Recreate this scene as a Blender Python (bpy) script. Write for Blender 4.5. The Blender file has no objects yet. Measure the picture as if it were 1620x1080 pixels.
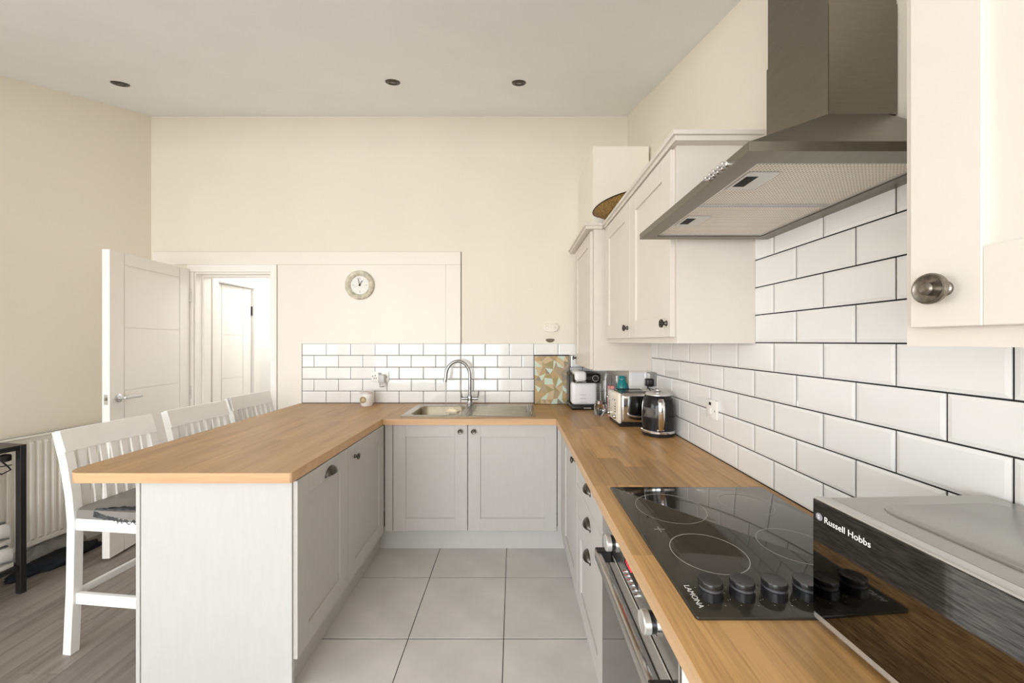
import bpy, bmesh, math, random
from mathutils import Vector, Matrix
R = math.radians
random.seed(7)
S = bpy.context.scene
COL = S.collection

# ------------------------------------------------------------------ camera, world, light, exposure
cam_d = bpy.data.cameras.new('camera'); cam = bpy.data.objects.new('camera', cam_d); COL.objects.link(cam)
cam.location = (0, 0, 1.42); cam.rotation_euler = (R(90), 0, 0)
cam_d.sensor_width = 36.0; cam_d.lens = 583.0/1620*36; cam_d.shift_x = -2/1620; cam_d.clip_start = 0.02
S.camera = cam
S.view_settings.view_transform = 'Standard'; S.view_settings.look = 'None'
S.view_settings.gamma = 1.0; S.view_settings.use_curve_mapping = False
S.view_settings.exposure = 0.0
S.cycles.max_bounces = 14; S.cycles.diffuse_bounces = 8; S.cycles.glossy_bounces = 6
S.cycles.sample_clamp_indirect = 6.0
w = bpy.data.worlds.new('sky'); S.world = w; w.use_nodes = True
nt = w.node_tree; bgn = nt.nodes['Background']
sky = nt.nodes.new('ShaderNodeTexSky'); sky.sky_type = 'NISHITA'; sky.sun_disc = False
sky.sun_elevation = R(40); sky.sun_rotation = R(60)
nt.links.new(sky.outputs[0], bgn.inputs[0]); bgn.inputs[1].default_value = 0.22

def area(name, loc, rot, sx, sy, energy, col=(1, 1, 1)):
    d = bpy.data.lights.new(name, 'AREA'); d.shape = 'RECTANGLE'; d.size = sx; d.size_y = sy
    d.energy = energy; d.color = col
    o = bpy.data.objects.new(name, d); COL.objects.link(o); o.location = loc; o.rotation_euler = rot
    return o
# daylight entering by the glazed rear wall behind the camera, and an unseen lamp added to brighten the hall beyond
area('daylight_patio', (-1.9, -3.28, 1.15), (R(90), 0, 0), 3.1, 2.0, 188, (.985, .99, 1))
area('daylight_side', (-3.86, -.95, 1.55), (R(90), 0, R(-98)), 2.9, 1.3, 70, (.985, .99, 1))
area('hall_fill', (-2.1, 4.0, 2.30), (0, 0, 0), 0.5, 0.9, 13, (1, .99, .97))

# ------------------------------------------------------------------ materials
MATS = {}
def mat(name, col, rough=0.5, metal=0.0, var=0.03, scale=12.0, bump=0.0, bscale=None, stretch=(1, 1, 1), coat=0.0, per_obj=0.0,
        trans=0.0, ior=1.45, emit=0.0, rvar=0.0, spec=0.5):
    m = bpy.data.materials.new(name); m.use_nodes = True; n = m.node_tree.nodes; l = m.node_tree.links
    b = n['Principled BSDF']
    b.inputs['Roughness'].default_value = rough; b.inputs['Metallic'].default_value = metal
    b.inputs['IOR'].default_value = ior; b.inputs['Specular IOR Level'].default_value = spec
    b.inputs['Coat Weight'].default_value = coat; b.inputs['Coat Roughness'].default_value = 0.08
    b.inputs['Transmission Weight'].default_value = trans
    tc = n.new('ShaderNodeTexCoord'); mp = n.new('ShaderNodeMapping'); mp.inputs['Scale'].default_value = stretch
    l.new(tc.outputs['Object'], mp.inputs['Vector'])
    nz = n.new('ShaderNodeTexNoise'); nz.inputs['Scale'].default_value = scale; nz.inputs['Detail'].default_value = 5
    l.new(mp.outputs[0], nz.inputs['Vector'])
    mr = n.new('ShaderNodeMapRange'); mr.inputs['From Min'].default_value = .3; mr.inputs['From Max'].default_value = .7
    mr.inputs['To Min'].default_value = 1-var; mr.inputs['To Max'].default_value = 1+var
    l.new(nz.outputs['Fac'], mr.inputs['Value'])
    val = mr.outputs[0]
    if per_obj:
        oi = n.new('ShaderNodeObjectInfo'); m2 = n.new('ShaderNodeMapRange')
        m2.inputs['To Min'].default_value = 1-per_obj; m2.inputs['To Max'].default_value = 1+per_obj
        l.new(oi.outputs['Random'], m2.inputs['Value'])
        mu = n.new('ShaderNodeMath'); mu.operation = 'MULTIPLY'; l.new(val, mu.inputs[0]); l.new(m2.outputs[0], mu.inputs[1]); val = mu.outputs[0]
    mx = n.new('ShaderNodeVectorMath'); mx.operation = 'SCALE'; mx.inputs[0].default_value = col[:3]
    l.new(val, mx.inputs['Scale']); l.new(mx.outputs[0], b.inputs['Base Color'])
    if rvar:
        r2 = n.new('ShaderNodeMapRange'); r2.inputs['From Min'].default_value = .3; r2.inputs['From Max'].default_value = .7
        r2.inputs['To Min'].default_value = max(0, rough-rvar); r2.inputs['To Max'].default_value = rough+rvar
        l.new(nz.outputs['Fac'], r2.inputs['Value']); l.new(r2.outputs[0], b.inputs['Roughness'])
    if bump:
        nb = n.new('ShaderNodeTexNoise'); nb.inputs['Scale'].default_value = bscale or scale*3; nb.inputs['Detail'].default_value = 3
        l.new(mp.outputs[0], nb.inputs['Vector'])
        bp = n.new('ShaderNodeBump'); bp.inputs['Strength'].default_value = bump; bp.inputs['Distance'].default_value = .002
        l.new(nb.outputs['Fac'], bp.inputs['Height']); l.new(bp.outputs[0], b.inputs['Normal'])
    if emit:
        b.inputs['Emission Color'].default_value = (*col[:3], 1); b.inputs['Emission Strength'].default_value = emit
    MATS[name] = m
    return m

def wood(name, dark, light, axis, rough=.35, per_obj=.12, gscale=1.0, contrast=1.0, coat=.0):
    """timber grain running along `axis` (0 x, 1 y), each piece with its own offset and tone"""
    m = bpy.data.materials.new(name); m.use_nodes = True; n = m.node_tree.nodes; l = m.node_tree.links
    b = n['Principled BSDF']; b.inputs['Roughness'].default_value = rough; b.inputs['Coat Weight'].default_value = coat
    tc = n.new('ShaderNodeTexCoord'); oi = n.new('ShaderNodeObjectInfo')
    off = n.new('ShaderNodeVectorMath'); off.operation = 'SCALE'; off.inputs[0].default_value = (7.3, 11.1, 3.7)
    l.new(oi.outputs['Random'], off.inputs['Scale'])
    ad = n.new('ShaderNodeVectorMath'); l.new(tc.outputs['Object'], ad.inputs[0]); l.new(off.outputs[0], ad.inputs[1])
    mp = n.new('ShaderNodeMapping'); sc = [28*gscale]*3; sc[axis] = 1.6*gscale; mp.inputs['Scale'].default_value = sc
    l.new(ad.outputs[0], mp.inputs['Vector'])
    n1 = n.new('ShaderNodeTexNoise'); n1.inputs['Scale'].default_value = 1.0; n1.inputs['Detail'].default_value = 6; n1.inputs['Roughness'].default_value = .6
    n1.inputs['Distortion'].default_value = .6
    l.new(mp.outputs[0], n1.inputs['Vector'])
    mp2 = n.new('ShaderNodeMapping'); sc = [210*gscale]*3; sc[axis] = 6*gscale; mp2.inputs['Scale'].default_value = sc
    l.new(ad.outputs[0], mp2.inputs['Vector'])
    n2 = n.new('ShaderNodeTexNoise'); n2.inputs['Scale'].default_value = 1.0; n2.inputs['Detail'].default_value = 2; l.new(mp2.outputs[0], n2.inputs['Vector'])
    mx = n.new('ShaderNodeMath'); mx.operation = 'MULTIPLY_ADD'; mx.inputs[1].default_value = .42
    l.new(n2.outputs['Fac'], mx.inputs[0]); l.new(n1.outputs['Fac'], mx.inputs[2])
    cr = n.new('ShaderNodeValToRGB'); e = cr.color_ramp.elements
    e[0].position = .5-.0-.24/contrast; e[0].color = (*dark, 1); e[1].position = .66+.2/contrast; e[1].color = (*light, 1)
    l.new(mx.outputs[0], cr.inputs[0])
    m2 = n.new('ShaderNodeMapRange'); m2.inputs['To Min'].default_value = 1-per_obj; m2.inputs['To Max'].default_value = 1+per_obj
    l.new(oi.outputs['Random'], m2.inputs['Value'])
    s = n.new('ShaderNodeVectorMath'); s.operation = 'SCALE'; l.new(cr.outputs[0], s.inputs[0]); l.new(m2.outputs[0], s.inputs['Scale'])
    l.new(s.outputs[0], b.inputs['Base Color'])
    bp = n.new('ShaderNodeBump'); bp.inputs['Strength'].default_value = .12; bp.inputs['Distance'].default_value = .001
    l.new(n2.outputs['Fac'], bp.inputs['Height']); l.new(bp.outputs[0], b.inputs['Normal'])
    MATS[name] = m
    return m

def ribbed(name, col, rough, metal, scale, axis='Y', depth=.003, contrast=.35):
    """fine pressed ridges (extractor filters)"""
    m = mat(name, col, rough, metal); n = m.node_tree.nodes; l = m.node_tree.links; b = n['Principled BSDF']
    tc = n['Texture Coordinate']; hs = []
    for d in ('X', 'Y'):
        wv = n.new('ShaderNodeTexWave'); wv.bands_direction = d; wv.inputs['Scale'].default_value = scale; l.new(tc.outputs['Object'], wv.inputs['Vector']); hs.append(wv)
    mu = n.new('ShaderNodeMath'); mu.operation = 'MULTIPLY'; l.new(hs[0].outputs['Fac'], mu.inputs[0]); l.new(hs[1].outputs['Fac'], mu.inputs[1])
    bp = n.new('ShaderNodeBump'); bp.inputs['Strength'].default_value = .6; bp.inputs['Distance'].default_value = depth
    l.new(mu.outputs[0], bp.inputs['Height']); l.new(bp.outputs[0], b.inputs['Normal'])
    mr = n.new('ShaderNodeMapRange'); mr.inputs['To Min'].default_value = 1+contrast*.4; mr.inputs['To Max'].default_value = 1-contrast
    l.new(mu.outputs[0], mr.inputs['Value'])
    s = n.new('ShaderNodeVectorMath'); s.operation = 'SCALE'; s.inputs[0].default_value = col; l.new(mr.outputs[0], s.inputs['Scale']); l.new(s.outputs[0], b.inputs['Base Color'])
    return m

wall_m = mat('cream_emulsion', (.79, .742, .648), .55, var=.02, scale=1.6, bump=.06, bscale=90, spec=.3)
ceil_m = mat('ceiling_paint', (.875, .895, .91), .6, var=.02, scale=2.5, bump=.05, bscale=60, spec=.25)
panel_m = mat('warm_white_board', (.83, .785, .72), .42, var=.015, scale=2)
gloss_w = mat('white_door_paint', (.90, .87, .83), .33, var=.012, scale=3)
hall_m = mat('hall_white', (.85, .84, .82), .6, var=.01)
tile_m = mat('white_glazed_tile', (.83, .83, .825), .07, var=.02, scale=6, bump=.03, bscale=22, coat=.35, per_obj=.018)
grout_m = mat('dark_grey_grout', (.020, .020, .020), .95, var=.2, scale=40, bump=.3)
ftile_m = mat('stone_floor_tile', (.60, .575, .55), .42, var=.09, scale=5, bump=.05, bscale=60, per_obj=.025, rvar=.06)
fgrout_m = mat('floor_grout', (.035, .032, .03), .9, var=.15, scale=40)
plank_m = wood('grey_laminate_plank', (.085, .070, .060), (.255, .222, .198), 1, .42, .10, .75, 1.5)
oak_y = wood('oak_grain_along_depth', (.235, .124, .040), (.525, .308, .120), 1, .36, .24, .9, 1.5)
oak_p = wood('oak_laminate_peninsula', (.265, .145, .052), (.475, .283, .122), 1, .40, .075, .8, 1.2)
oak_x = wood('oak_laminate_back_run', (.27, .15, .056), (.465, .275, .118), 0, .40, .07, .8, 1.2)
edge_y = wood('oak_edge_along_depth', (.42, .25, .125), (.60, .39, .215), 1, .42, .0, .9, .9)
edge_x = wood('oak_edge_along_width', (.42, .24, .12), (.60, .385, .21), 0, .42, .0, .9, .9)
cab_m = mat('pale_grey_cabinet', (.485, .468, .447), .42, var=.02, scale=60, bump=.12, bscale=160, stretch=(1, 1, .15))
endp_m = mat('pale_grey_end_panel', (.515, .51, .495), .45, var=.02, scale=60, bump=.1, bscale=160, stretch=(1, 1, .15))
cream_m = mat('cream_cabinet', (.70, .652, .592), .38, var=.012, scale=10, bump=.03, bscale=120)
cream2_m = mat('ivory_boxing', (.83, .79, .70), .5, var=.01)
carc_m = mat('carcass_board', (.5, .5, .49), .5)
white_m = mat('white_plastic', (.85, .84, .82), .3, var=.01)
chair_m = mat('white_chair_paint', (.86, .85, .825), .35, var=.015, scale=8)
seat_m = mat('grey_leatherette', (.21, .20, .185), .45, var=.08, scale=14, bump=.15, bscale=220)
torn_m = mat('torn_black_lining', (.045, .047, .05), .8, var=.6, scale=45, bump=.8, bscale=90)
chrome_m = mat('chrome', (.72, .72, .73), .10, 1.0, var=.02)
tapm = mat('brushed_chrome', (.36, .36, .37), .18, 1.0, var=.03)
bronze_m = mat('antique_pewter', (.105, .096, .084), .30, 1.0, var=.25, scale=50)
pewter_l = mat('polished_pewter', (.5, .47, .43), .22, 1.0, var=.1, scale=50)
hood_m = mat('brushed_steel', (.235, .215, .185), .36, 1.0, var=.06, scale=30, stretch=(2, .15, 2), bump=.05, bscale=120)
hoodb_m = mat('brushed_steel_rim', (.25, .232, .20), .42, 1.0, var=.06, scale=30, stretch=(2, .15, 2))
chim_m = mat('chimney_steel', (.225, .205, .172), .38, 1.0, var=.05, scale=60, stretch=(.3, .3, 2), bump=.05, bscale=150)
sink_m = mat('stainless_sink', (.36, .325, .245), .28, 1.0, var=.06, scale=30)
filt_m = ribbed('filter_mesh', (.74, .69, .62), .5, .3, 42, contrast=.7)
oven_m = mat('oven_steel', (.56, .55, .53), .26, 1.0, var=.04, scale=30, stretch=(2, .15, 2))
blackg = mat('black_glass', (.012, .011, .009), .03, var=.02, coat=.5, spec=.7)
hobg = mat('ceramic_hob_glass', (.030, .028, .021), .05, var=.05, spec=.6)
hobline = mat('hob_print', (.42, .41, .38), .4)
blackp = mat('black_plastic', (.014, .014, .015), .28, var=.1)
blackm = mat('black_metal', (.02, .019, .018), .45, .3, var=.2)
silverp = mat('silver_plastic', (.60, .59, .57), .30, .55, var=.03)
mwtop = mat('microwave_silver', (.41, .405, .385), .30, .75, var=.03, scale=4)
mwglass = mat('microwave_black_mirror', (.15, .147, .142), .05, 1.0, var=.5, scale=26, stretch=(.2, 1.2, 14), spec=.8)
letter_m = mat('white_lettering', (.86, .86, .86), .5)
kett_m = mat('gloss_black_kettle', (.012, .012, .013), .10, var=.2, scale=30, spec=.35)
creamt = mat('cream_enamel', (.80, .75, .65), .22)
whiteg = mat('gloss_white_plastic', (.80, .80, .83), .2)
teal_m = mat('teal_glaze', (.01, .22, .24), .18, var=.05)
glass_m = mat('clear_glass', (.97, .98, .98), .02, trans=1.0, ior=1.45)
pane_m = mat('window_pane', (.98, .99, .99), .0, trans=1.0, ior=1.01)
red_m = mat('red_card', (.66, .30, .30), .5, var=.6, scale=45)
rad_m = mat('radiator_enamel', (.86, .83, .77), .33, var=.02)
clockf = mat('distressed_cream_frame', (.58, .535, .43), .5, var=.28, scale=30, bump=.2)
clockw = mat('clock_dial', (.80, .80, .77), .5)
dark_m = mat('dark_void', (.01, .01, .01), .7)
shoe_m = mat('white_trainer', (.74, .73, .71), .55, var=.04, bump=.1)
shoeg = mat('grey_trainer_trim', (.16, .165, .17), .6)
sole_m = mat('trainer_sole', (.62, .59, .54), .6)
cloth_d = mat('dark_navy_cloth', (.008, .010, .014), .85, var=.4, scale=14, bump=.5, bscale=60)
strip_g = mat('lumpy_light_grey', (.42, .41, .39), .5, var=.25, scale=16, bump=.6, bscale=40)
pink_m = mat('pinkish_scrap', (.50, .30, .24), .7, var=.3, scale=30)
trayw = mat('speckled_brown_wood', (.27, .165, .05), .5, var=.75, scale=150)
trayr = mat('dark_rim', (.045, .03, .015), .5)
burner_m = mat('white_ceramic', (.80, .785, .77), .25, var=.03)
tan_m = mat('tan_wax', (.36, .27, .15), .6, var=.2, scale=60)
spong_m = mat('cream_sponge', (.82, .74, .56), .8, var=.1, scale=40, bump=.4)
redled = mat('red_display', (1.0, .02, .05), .5, emit=1.4)
mat('knob_band', (.09, .092, .10), .35)
greyp = mat('grey_plastic', (.25, .25, .25), .4)
patch_m = mat('grey_brown_patch', (.17, .14, .10), .8, var=.3, scale=80)
label_s = mat('silver_plate', (.6, .6, .6), .25, .9)
tilegrey = mat('marking_grey', (.28, .28, .32), .5)

# ------------------------------------------------------------------ mesh helpers
def BM(): return bmesh.new()
def quadbox(bm, p):
    v = [bm.verts.new(q) for q in p]
    for f in ((0, 3, 2, 1), (4, 5, 6, 7), (0, 1, 5, 4), (1, 2, 6, 5), (2, 3, 7, 6), (3, 0, 4, 7)):
        bm.faces.new([v[i] for i in f])
    return v
def box(bm, x0, x1, y0, y1, z0, z1, bev=0.0, seg=1):
    if x0 > x1: x0, x1 = x1, x0
    if y0 > y1: y0, y1 = y1, y0
    if z0 > z1: z0, z1 = z1, z0
    v = quadbox(bm, [(x0, y0, z0), (x1, y0, z0), (x1, y1, z0), (x0, y1, z0), (x0, y0, z1), (x1, y0, z1), (x1, y1, z1), (x0, y1, z1)])
    if bev:
        es = {e for q in v for e in q.link_edges}
        bmesh.ops.bevel(bm, geom=list(es), offset=bev, segments=seg, profile=.5, affect='EDGES')
    return bm
def lathe(bm, prof, c=(0, 0, 0), axis=(0, 0, 1), seg=24, cap=True):
    ax = Vector(axis).normalized(); a = ax.orthogonal().normalized(); b = ax.cross(a); c = Vector(c)
    rings = []
    for r, h in prof:
        if r < 1e-6: rings.append([bm.verts.new(c+ax*h)])
        else: rings.append([bm.verts.new(c+ax*h+(a*math.cos(2*math.pi*k/seg)+b*math.sin(2*math.pi*k/seg))*r) for k in range(seg)])
    for A, B in zip(rings, rings[1:]):
        for k in range(seg):
            q = (k+1) % seg
            if len(A) == 1 and len(B) == 1: continue
            if len(A) == 1: bm.faces.new((A[0], B[k], B[q]))
            elif len(B) == 1: bm.faces.new((A[k], A[q], B[0]))
            else: bm.faces.new((A[k], A[q], B[q], B[k]))
    if cap:
        for rg in (rings[0], rings[-1]):
            if len(rg) > 1: bm.faces.new(rg)
    return bm
def cyl(bm, p0, p1, r0, r1=None, seg=16):
    p0 = Vector(p0); p1 = Vector(p1); d = p1-p0
    return lathe(bm, [(r0, 0), (r0 if r1 is None else r1, d.length)], p0, d, seg)
def tube(bm, pts, r, seg=10, closed=False, flat=None):
    pts = [Vector(p) for p in pts]; n = len(pts); rings = []
    up = None
    for i, p in enumerate(pts):
        if closed: t = pts[(i+1) % n]-pts[i-1]
        else: t = pts[min(i+1, n-1)]-pts[max(i-1, 0)]
        t.normalize()
        if up is None: up = t.orthogonal().normalized()
        up = (up-t*up.dot(t)).normalized(); sd = t.cross(up)
        rr = r[i] if isinstance(r, (list, tuple)) else r
        rings.append([bm.verts.new(p+(up*math.cos(2*math.pi*k/seg)+sd*math.sin(2*math.pi*k/seg))*rr) for k in range(seg)])
    for i in range(n if closed else n-1):
        A = rings[i]; B = rings[(i+1) % n]
        for k in range(seg): bm.faces.new((A[k], A[(k+1) % seg], B[(k+1) % seg], B[k]))
    if not closed: bm.faces.new(rings[0]); bm.faces.new(rings[-1])
    return bm
def prism(bm, poly, z0, z1, bev=0):
    a = [bm.verts.new((x, y, z0)) for x, y in poly]; b = [bm.verts.new((x, y, z1)) for x, y in poly]; n = len(poly)
    bm.faces.new(a); top = bm.faces.new(b)
    for i in range(n): bm.faces.new((a[i], a[(i+1) % n], b[(i+1) % n], b[i]))
    if bev: bmesh.ops.bevel(bm, geom=list(top.edges), offset=bev, segments=2, profile=.5, affect='EDGES')
    return bm
def sweep_poly(bm, poly_fn, ts):
    """loft closed polygons poly_fn(t) -> list of 3-D points"""
    rings = [[bm.verts.new(p) for p in poly_fn(t)] for t in ts]; n = len(rings[0])
    for A, B in zip(rings, rings[1:]):
        for k in range(n): bm.faces.new((A[k], A[(k+1) % n], B[(k+1) % n], B[k]))
    bm.faces.new(rings[0]); bm.faces.new(rings[-1])
    return bm
def bar(bm, pts, w, d, widthdir):
    """rectangular bar through pts; w along widthdir, d across"""
    wd = Vector(widthdir).normalized(); pts = [Vector(p) for p in pts]
    def ring(i):
        t = (pts[min(i+1, len(pts)-1)]-pts[max(i-1, 0)]).normalized(); s = t.cross(wd).normalized()
        return [pts[i]+wd*a*w/2+s*b*d/2 for a, b in ((-1, -1), (1, -1), (1, 1), (-1, 1))]
    return sweep_poly(bm, ring, range(len(pts)))
def rrect(x0, x1, y0, y1, r, n=4):
    if not isinstance(r, (list, tuple)): r = [r]*4
    out = []
    for (cx, cy, a0), q in zip(((x0+r[0], y0+r[0], 180), (x1-r[1], y0+r[1], 270), (x1-r[2], y1-r[2], 0), (x0+r[3], y1-r[3], 90)), r):
        for k in range(n+1):
            a = R(a0+90*k/n); out.append((cx+q*math.cos(a), cy+q*math.sin(a)))
    return out
def clip_convex(poly, clip):
    """Sutherland-Hodgman, clip is convex and counter-clockwise"""
    out = poly
    for i in range(len(clip)):
        (ax, ay), (bx, by) = clip[i], clip[(i+1) % len(clip)]
        if abs(ax-bx)+abs(ay-by) < 1e-9: continue
        src, out = out, []
        f = lambda p: (bx-ax)*(p[1]-ay)-(by-ay)*(p[0]-ax)
        for j in range(len(src)):
            p, q = src[j], src[(j+1) % len(src)]; fp, fq = f(p), f(q)
            if fp >= -1e-9: out.append(p)
            if (fp > 1e-9 and fq < -1e-9) or (fp < -1e-9 and fq > 1e-9):
                t = fp/(fp-fq); out.append((p[0]+(q[0]-p[0])*t, p[1]+(q[1]-p[1])*t))
        if len(out) < 3: return []
    res = []
    for p in out:
        if not res or abs(p[0]-res[-1][0])+abs(p[1]-res[-1][1]) > 1e-6: res.append(p)
    return res if len(res) > 2 else []
def area2(poly): return abs(sum(poly[i][0]*poly[(i+1) % len(poly)][1]-poly[(i+1) % len(poly)][0]*poly[i][1] for i in range(len(poly))))/2

def finish(bm, name, ang=.6):
    bmesh.ops.remove_doubles(bm, verts=bm.verts, dist=1e-6)
    bmesh.ops.recalc_face_normals(bm, faces=bm.faces)
    for f in bm.faces: f.smooth = True
    for e in bm.edges:
        e.smooth = len(e.link_faces) == 2 and e.calc_face_angle(3) < ang
    me = bpy.data.meshes.new(name); bm.to_mesh(me); bm.free()
    return me
def link(o, parent=None):
    COL.objects.link(o)
    if parent: o.parent = parent
    return o
def root_of(o):
    while o.parent: o = o.parent
    return o
def part(name, bm, m, parent=None, world=False, ang=.6, label=None):
    """one mesh object; world=True means the bmesh is in world coordinates"""
    if world and parent:
        t = root_of(parent)
        bm.transform(Matrix.LocRotScale(t.location, t.rotation_euler.to_quaternion(), None).inverted())
    me = finish(bm, name, ang)
    for q in (m if isinstance(m, (list, tuple)) else [m]): me.materials.append(q)
    o = link(bpy.data.objects.new(name, me), parent)
    if label: o['label'] = label
    return o
def thing(name, label, cat, loc=(0, 0, 0), rz=0, group=None):
    o = bpy.data.objects.new(name, None); COL.objects.link(o); o.empty_display_size = .05
    o.location = loc; o.rotation_euler = (0, 0, rz); o['label'] = label; o['category'] = cat
    if group: o['group'] = group
    return o
def tag(o, label, cat, group=None):
    o['label'] = label; o['category'] = cat
    if group: o['group'] = group
    return o
def struct(name, bm, m, parent=None):
    o = part(name, bm, m, parent)
    if not parent: o['kind'] = 'structure'
    return o
def copy_tree(o, parent=None):
    c = o.copy(); COL.objects.link(c)
    if parent: c.parent = parent
    for ch in o.children: copy_tree(ch, c)
    return c
def lettering(text, size, loc, right, up, m, parent, name='lettering', ext=.0004, sx=1.0):
    cu = bpy.data.curves.new(name, 'FONT'); cu.body = text; cu.size = size; cu.extrude = ext; cu.resolution_u = 3
    f = bpy.data.objects.new(name, cu); me = bpy.data.meshes.new_from_object(f)
    r = Vector(right).normalized(); u = Vector(up).normalized(); nn = r.cross(u)
    M = Matrix((r, u, nn)).transposed().to_4x4(); M.translation = loc
    me.transform(M @ Matrix.Diagonal((sx, 1, 1, 1))); me.materials.clear(); me.materials.append(m)
    bpy.data.objects.remove(f); bpy.data.curves.remove(cu)
    return link(bpy.data.objects.new(name, me), parent)

# ------------------------------------------------------------------ room shell
YB = 3.07                       # plaster of the back wall
YF = 1.30                       # the sloping ceiling ends here; flat behind
def ceil_z(y): return 3.293-.31*(3.06-max(y, YF))
def left_x(y): return -3.017-.14*(3.06-y)
YR = -3.20                      # rear wall, behind the camera
XL = left_x(YR)

bm = BM(); box(bm, -4.3, 1.2, YR-.2, 3.3, -.14, -.003); floor = struct('floor', bm, fgrout_m)
# tiled kitchen floor, each tile a piece
full = None
for i, x0 in enumerate((-.9596, -.5026, -.0457)):
    for j in range(13):
        y1 = 2.6766-.4575*j
        bm = BM(); box(bm, 0, .453, 0, .4525, -.0029, 0, .0008)
        if full is None:
            full = part('floor_tile', bm, ftile_m, floor); o = full
        else:
            bm.free(); o = full.copy(); COL.objects.link(o)
        o.location = (x0+.002, y1-.4575+.0025, 0)
# grey laminate planks, each a piece, cut to the slanting left wall
room = [(XL+.002, YR), (-1.0, YR), (-1.0, 3.06), (-3.015, 3.06)]
k = 0; x = -1.94+.192*5
while x > -4.1:
    y = YR-random.uniform(0, 1.0)
    while y < 3.06:
        L = 1.285
        p = clip_convex([(x-.192+.0006, y+.0006), (x-.0006, y+.0006), (x-.0006, y+L-.0006), (x-.192+.0006, y+L-.0006)], room)
        if p and area2(p) > .002:
            bm = BM(); prism(bm, p, -.0029, 0); part('floor_plank', bm, plank_m, floor)
        y += L
    x -= .192

bm = BM()
dx0, dx1, dz = -2.655, -2.012, 1.995          # doorway
box(bm, -3.2, dx0, YB, YB+.15, 0, 3.4); box(bm, dx0, dx1, YB, YB+.15, dz, 3.4); box(bm, dx1, 1.1, YB, YB+.15, 0, 3.4)
wall_back = struct('wall_back', bm, wall_m)
bm = BM()
def lseg(y0, y1, z0, z1=None):
    q = lambda y, d, z: (left_x(y)-d, y, z)
    t0, t1 = (ceil_z(y0)+.05, ceil_z(y1)+.05) if z1 is None else (z1, z1)
    quadbox(bm, [q(y0, .12, z0), q(y0, 0, z0), q(y1, 0, z0), q(y1, .12, z0), q(y0, .12, t0), q(y0, 0, t0), q(y1, 0, t1), q(y1, .12, t1)])
LW0, LW1 = -2.4, .5              # side window, outside the frame
lseg(YF, YB, 0); lseg(LW1, YF, 0); lseg(LW0, LW1, 0, .9); lseg(LW0, LW1, 2.2); lseg(YR, LW0, 0)
wall_left = struct('wall_left', bm, wall_m)
bm = BM()
fp = [(.925, YR), (1.05, YR), (1.05, YF), (1.05, YB), (.95, YB), (.925, YF)]
lo = [bm.verts.new((x, y, 0)) for x, y in fp]; hi = [bm.verts.new((x, y, ceil_z(y)+.05)) for x, y in fp]
bm.faces.new(lo); bm.faces.new((hi[0], hi[1], hi[2], hi[5])); bm.faces.new((hi[2], hi[3], hi[4], hi[5]))
for i in range(6): bm.faces.new((lo[i], lo[(i+1) % 6], hi[(i+1) % 6], hi[i]))
wall_right = struct('wall_right', bm, wall_m)
bm = BM()
def slab(bm, x0, x1, y0, y1, t=.12):
    quadbox(bm, [(x0, y0, ceil_z(y0)), (x1, y0, ceil_z(y0)), (x1, y1, ceil_z(y1)), (x0, y1, ceil_z(y1)),
                 (x0, y0, ceil_z(y0)+t), (x1, y0, ceil_z(y0)+t), (x1, y1, ceil_z(y1)+t), (x0, y1, ceil_z(y1)+t)])
slab(bm, -4.2, 1.05, YF, YB+.15); slab(bm, -4.2, 1.05, YR-.15, YF)
ceiling = struct('ceiling', bm, ceil_m)
# rear wall behind the camera: patio glazing and a window above the worktop
bm = BM()
zt = ceil_z(YR)+.05
for x0, x1, z0, z1 in ((-4.1, -3.5, 0, zt), (-3.5, -.3, 2.2, zt), (-.3, 1.05, 0, zt), (-3.5, -.3, 0, .12)):
    box(bm, x0, x1, YR-.15, YR, z0, z1)
wall_rear = struct('wall_rear', bm, wall_m)
def window(name, L, z0, z1, muls, loc, rz):
    bm = BM(); y0, y1 = -.09, -.03; t = .05
    box(bm, 0, L, y0, y1, z0, z0+t); box(bm, 0, L, y0, y1, z1-t, z1); box(bm, 0, t, y0, y1, z0+t, z1-t); box(bm, L-t, L, y0, y1, z0+t, z1-t)
    for mx in muls: box(bm, mx-.03, mx+.03, y0, y1, z0+t, z1-t)
    o = struct(name, bm, white_m); o.location = loc; o.rotation_euler = (0, 0, rz)
window('window_1', 3.2, .12, 2.2, (1.07, 2.13), (-3.5, YR, 0), 0)
window('window_2', 2.928, .9, 2.2, (.98, 1.95), (left_x(LW1), LW1, 0), R(-90)-math.atan(.14))

# hall beyond the doorway
bm = BM(); yh = YB+.15
box(bm, -2.78, -2.66, yh, 3.31, 0, 2.4); box(bm, -2.78, -2.66, 3.31, 3.765, 1.957, 2.4); box(bm, -2.78, -2.66, 3.765, 5.3, 0, 2.4)
struct('wall_hall_left', bm, hall_m)
bm = BM(); box(bm, -1.75, -1.65, yh, 5.3, 0, 2.4); struct('wall_hall_right', bm, hall_m)
bm = BM(); box(bm, -2.78, -1.65, 5.3, 5.4, 0, 2.4); struct('wall_hall_end', bm, hall_m)
bm = BM(); box(bm, -2.9, -1.6, yh, 5.4, 2.4, 2.5); struct('ceiling_hall', bm, hall_m)
bm = BM(); box(bm, -2.9, -1.6, YB, 5.4, -.1, 0); struct('floor_hall', bm, plank_m)
bm = BM(); box(bm, -3.1, -2.9, yh, 4.2, 0, 2.4); struct('wall_hall_beyond', bm, hall_m)

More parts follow.
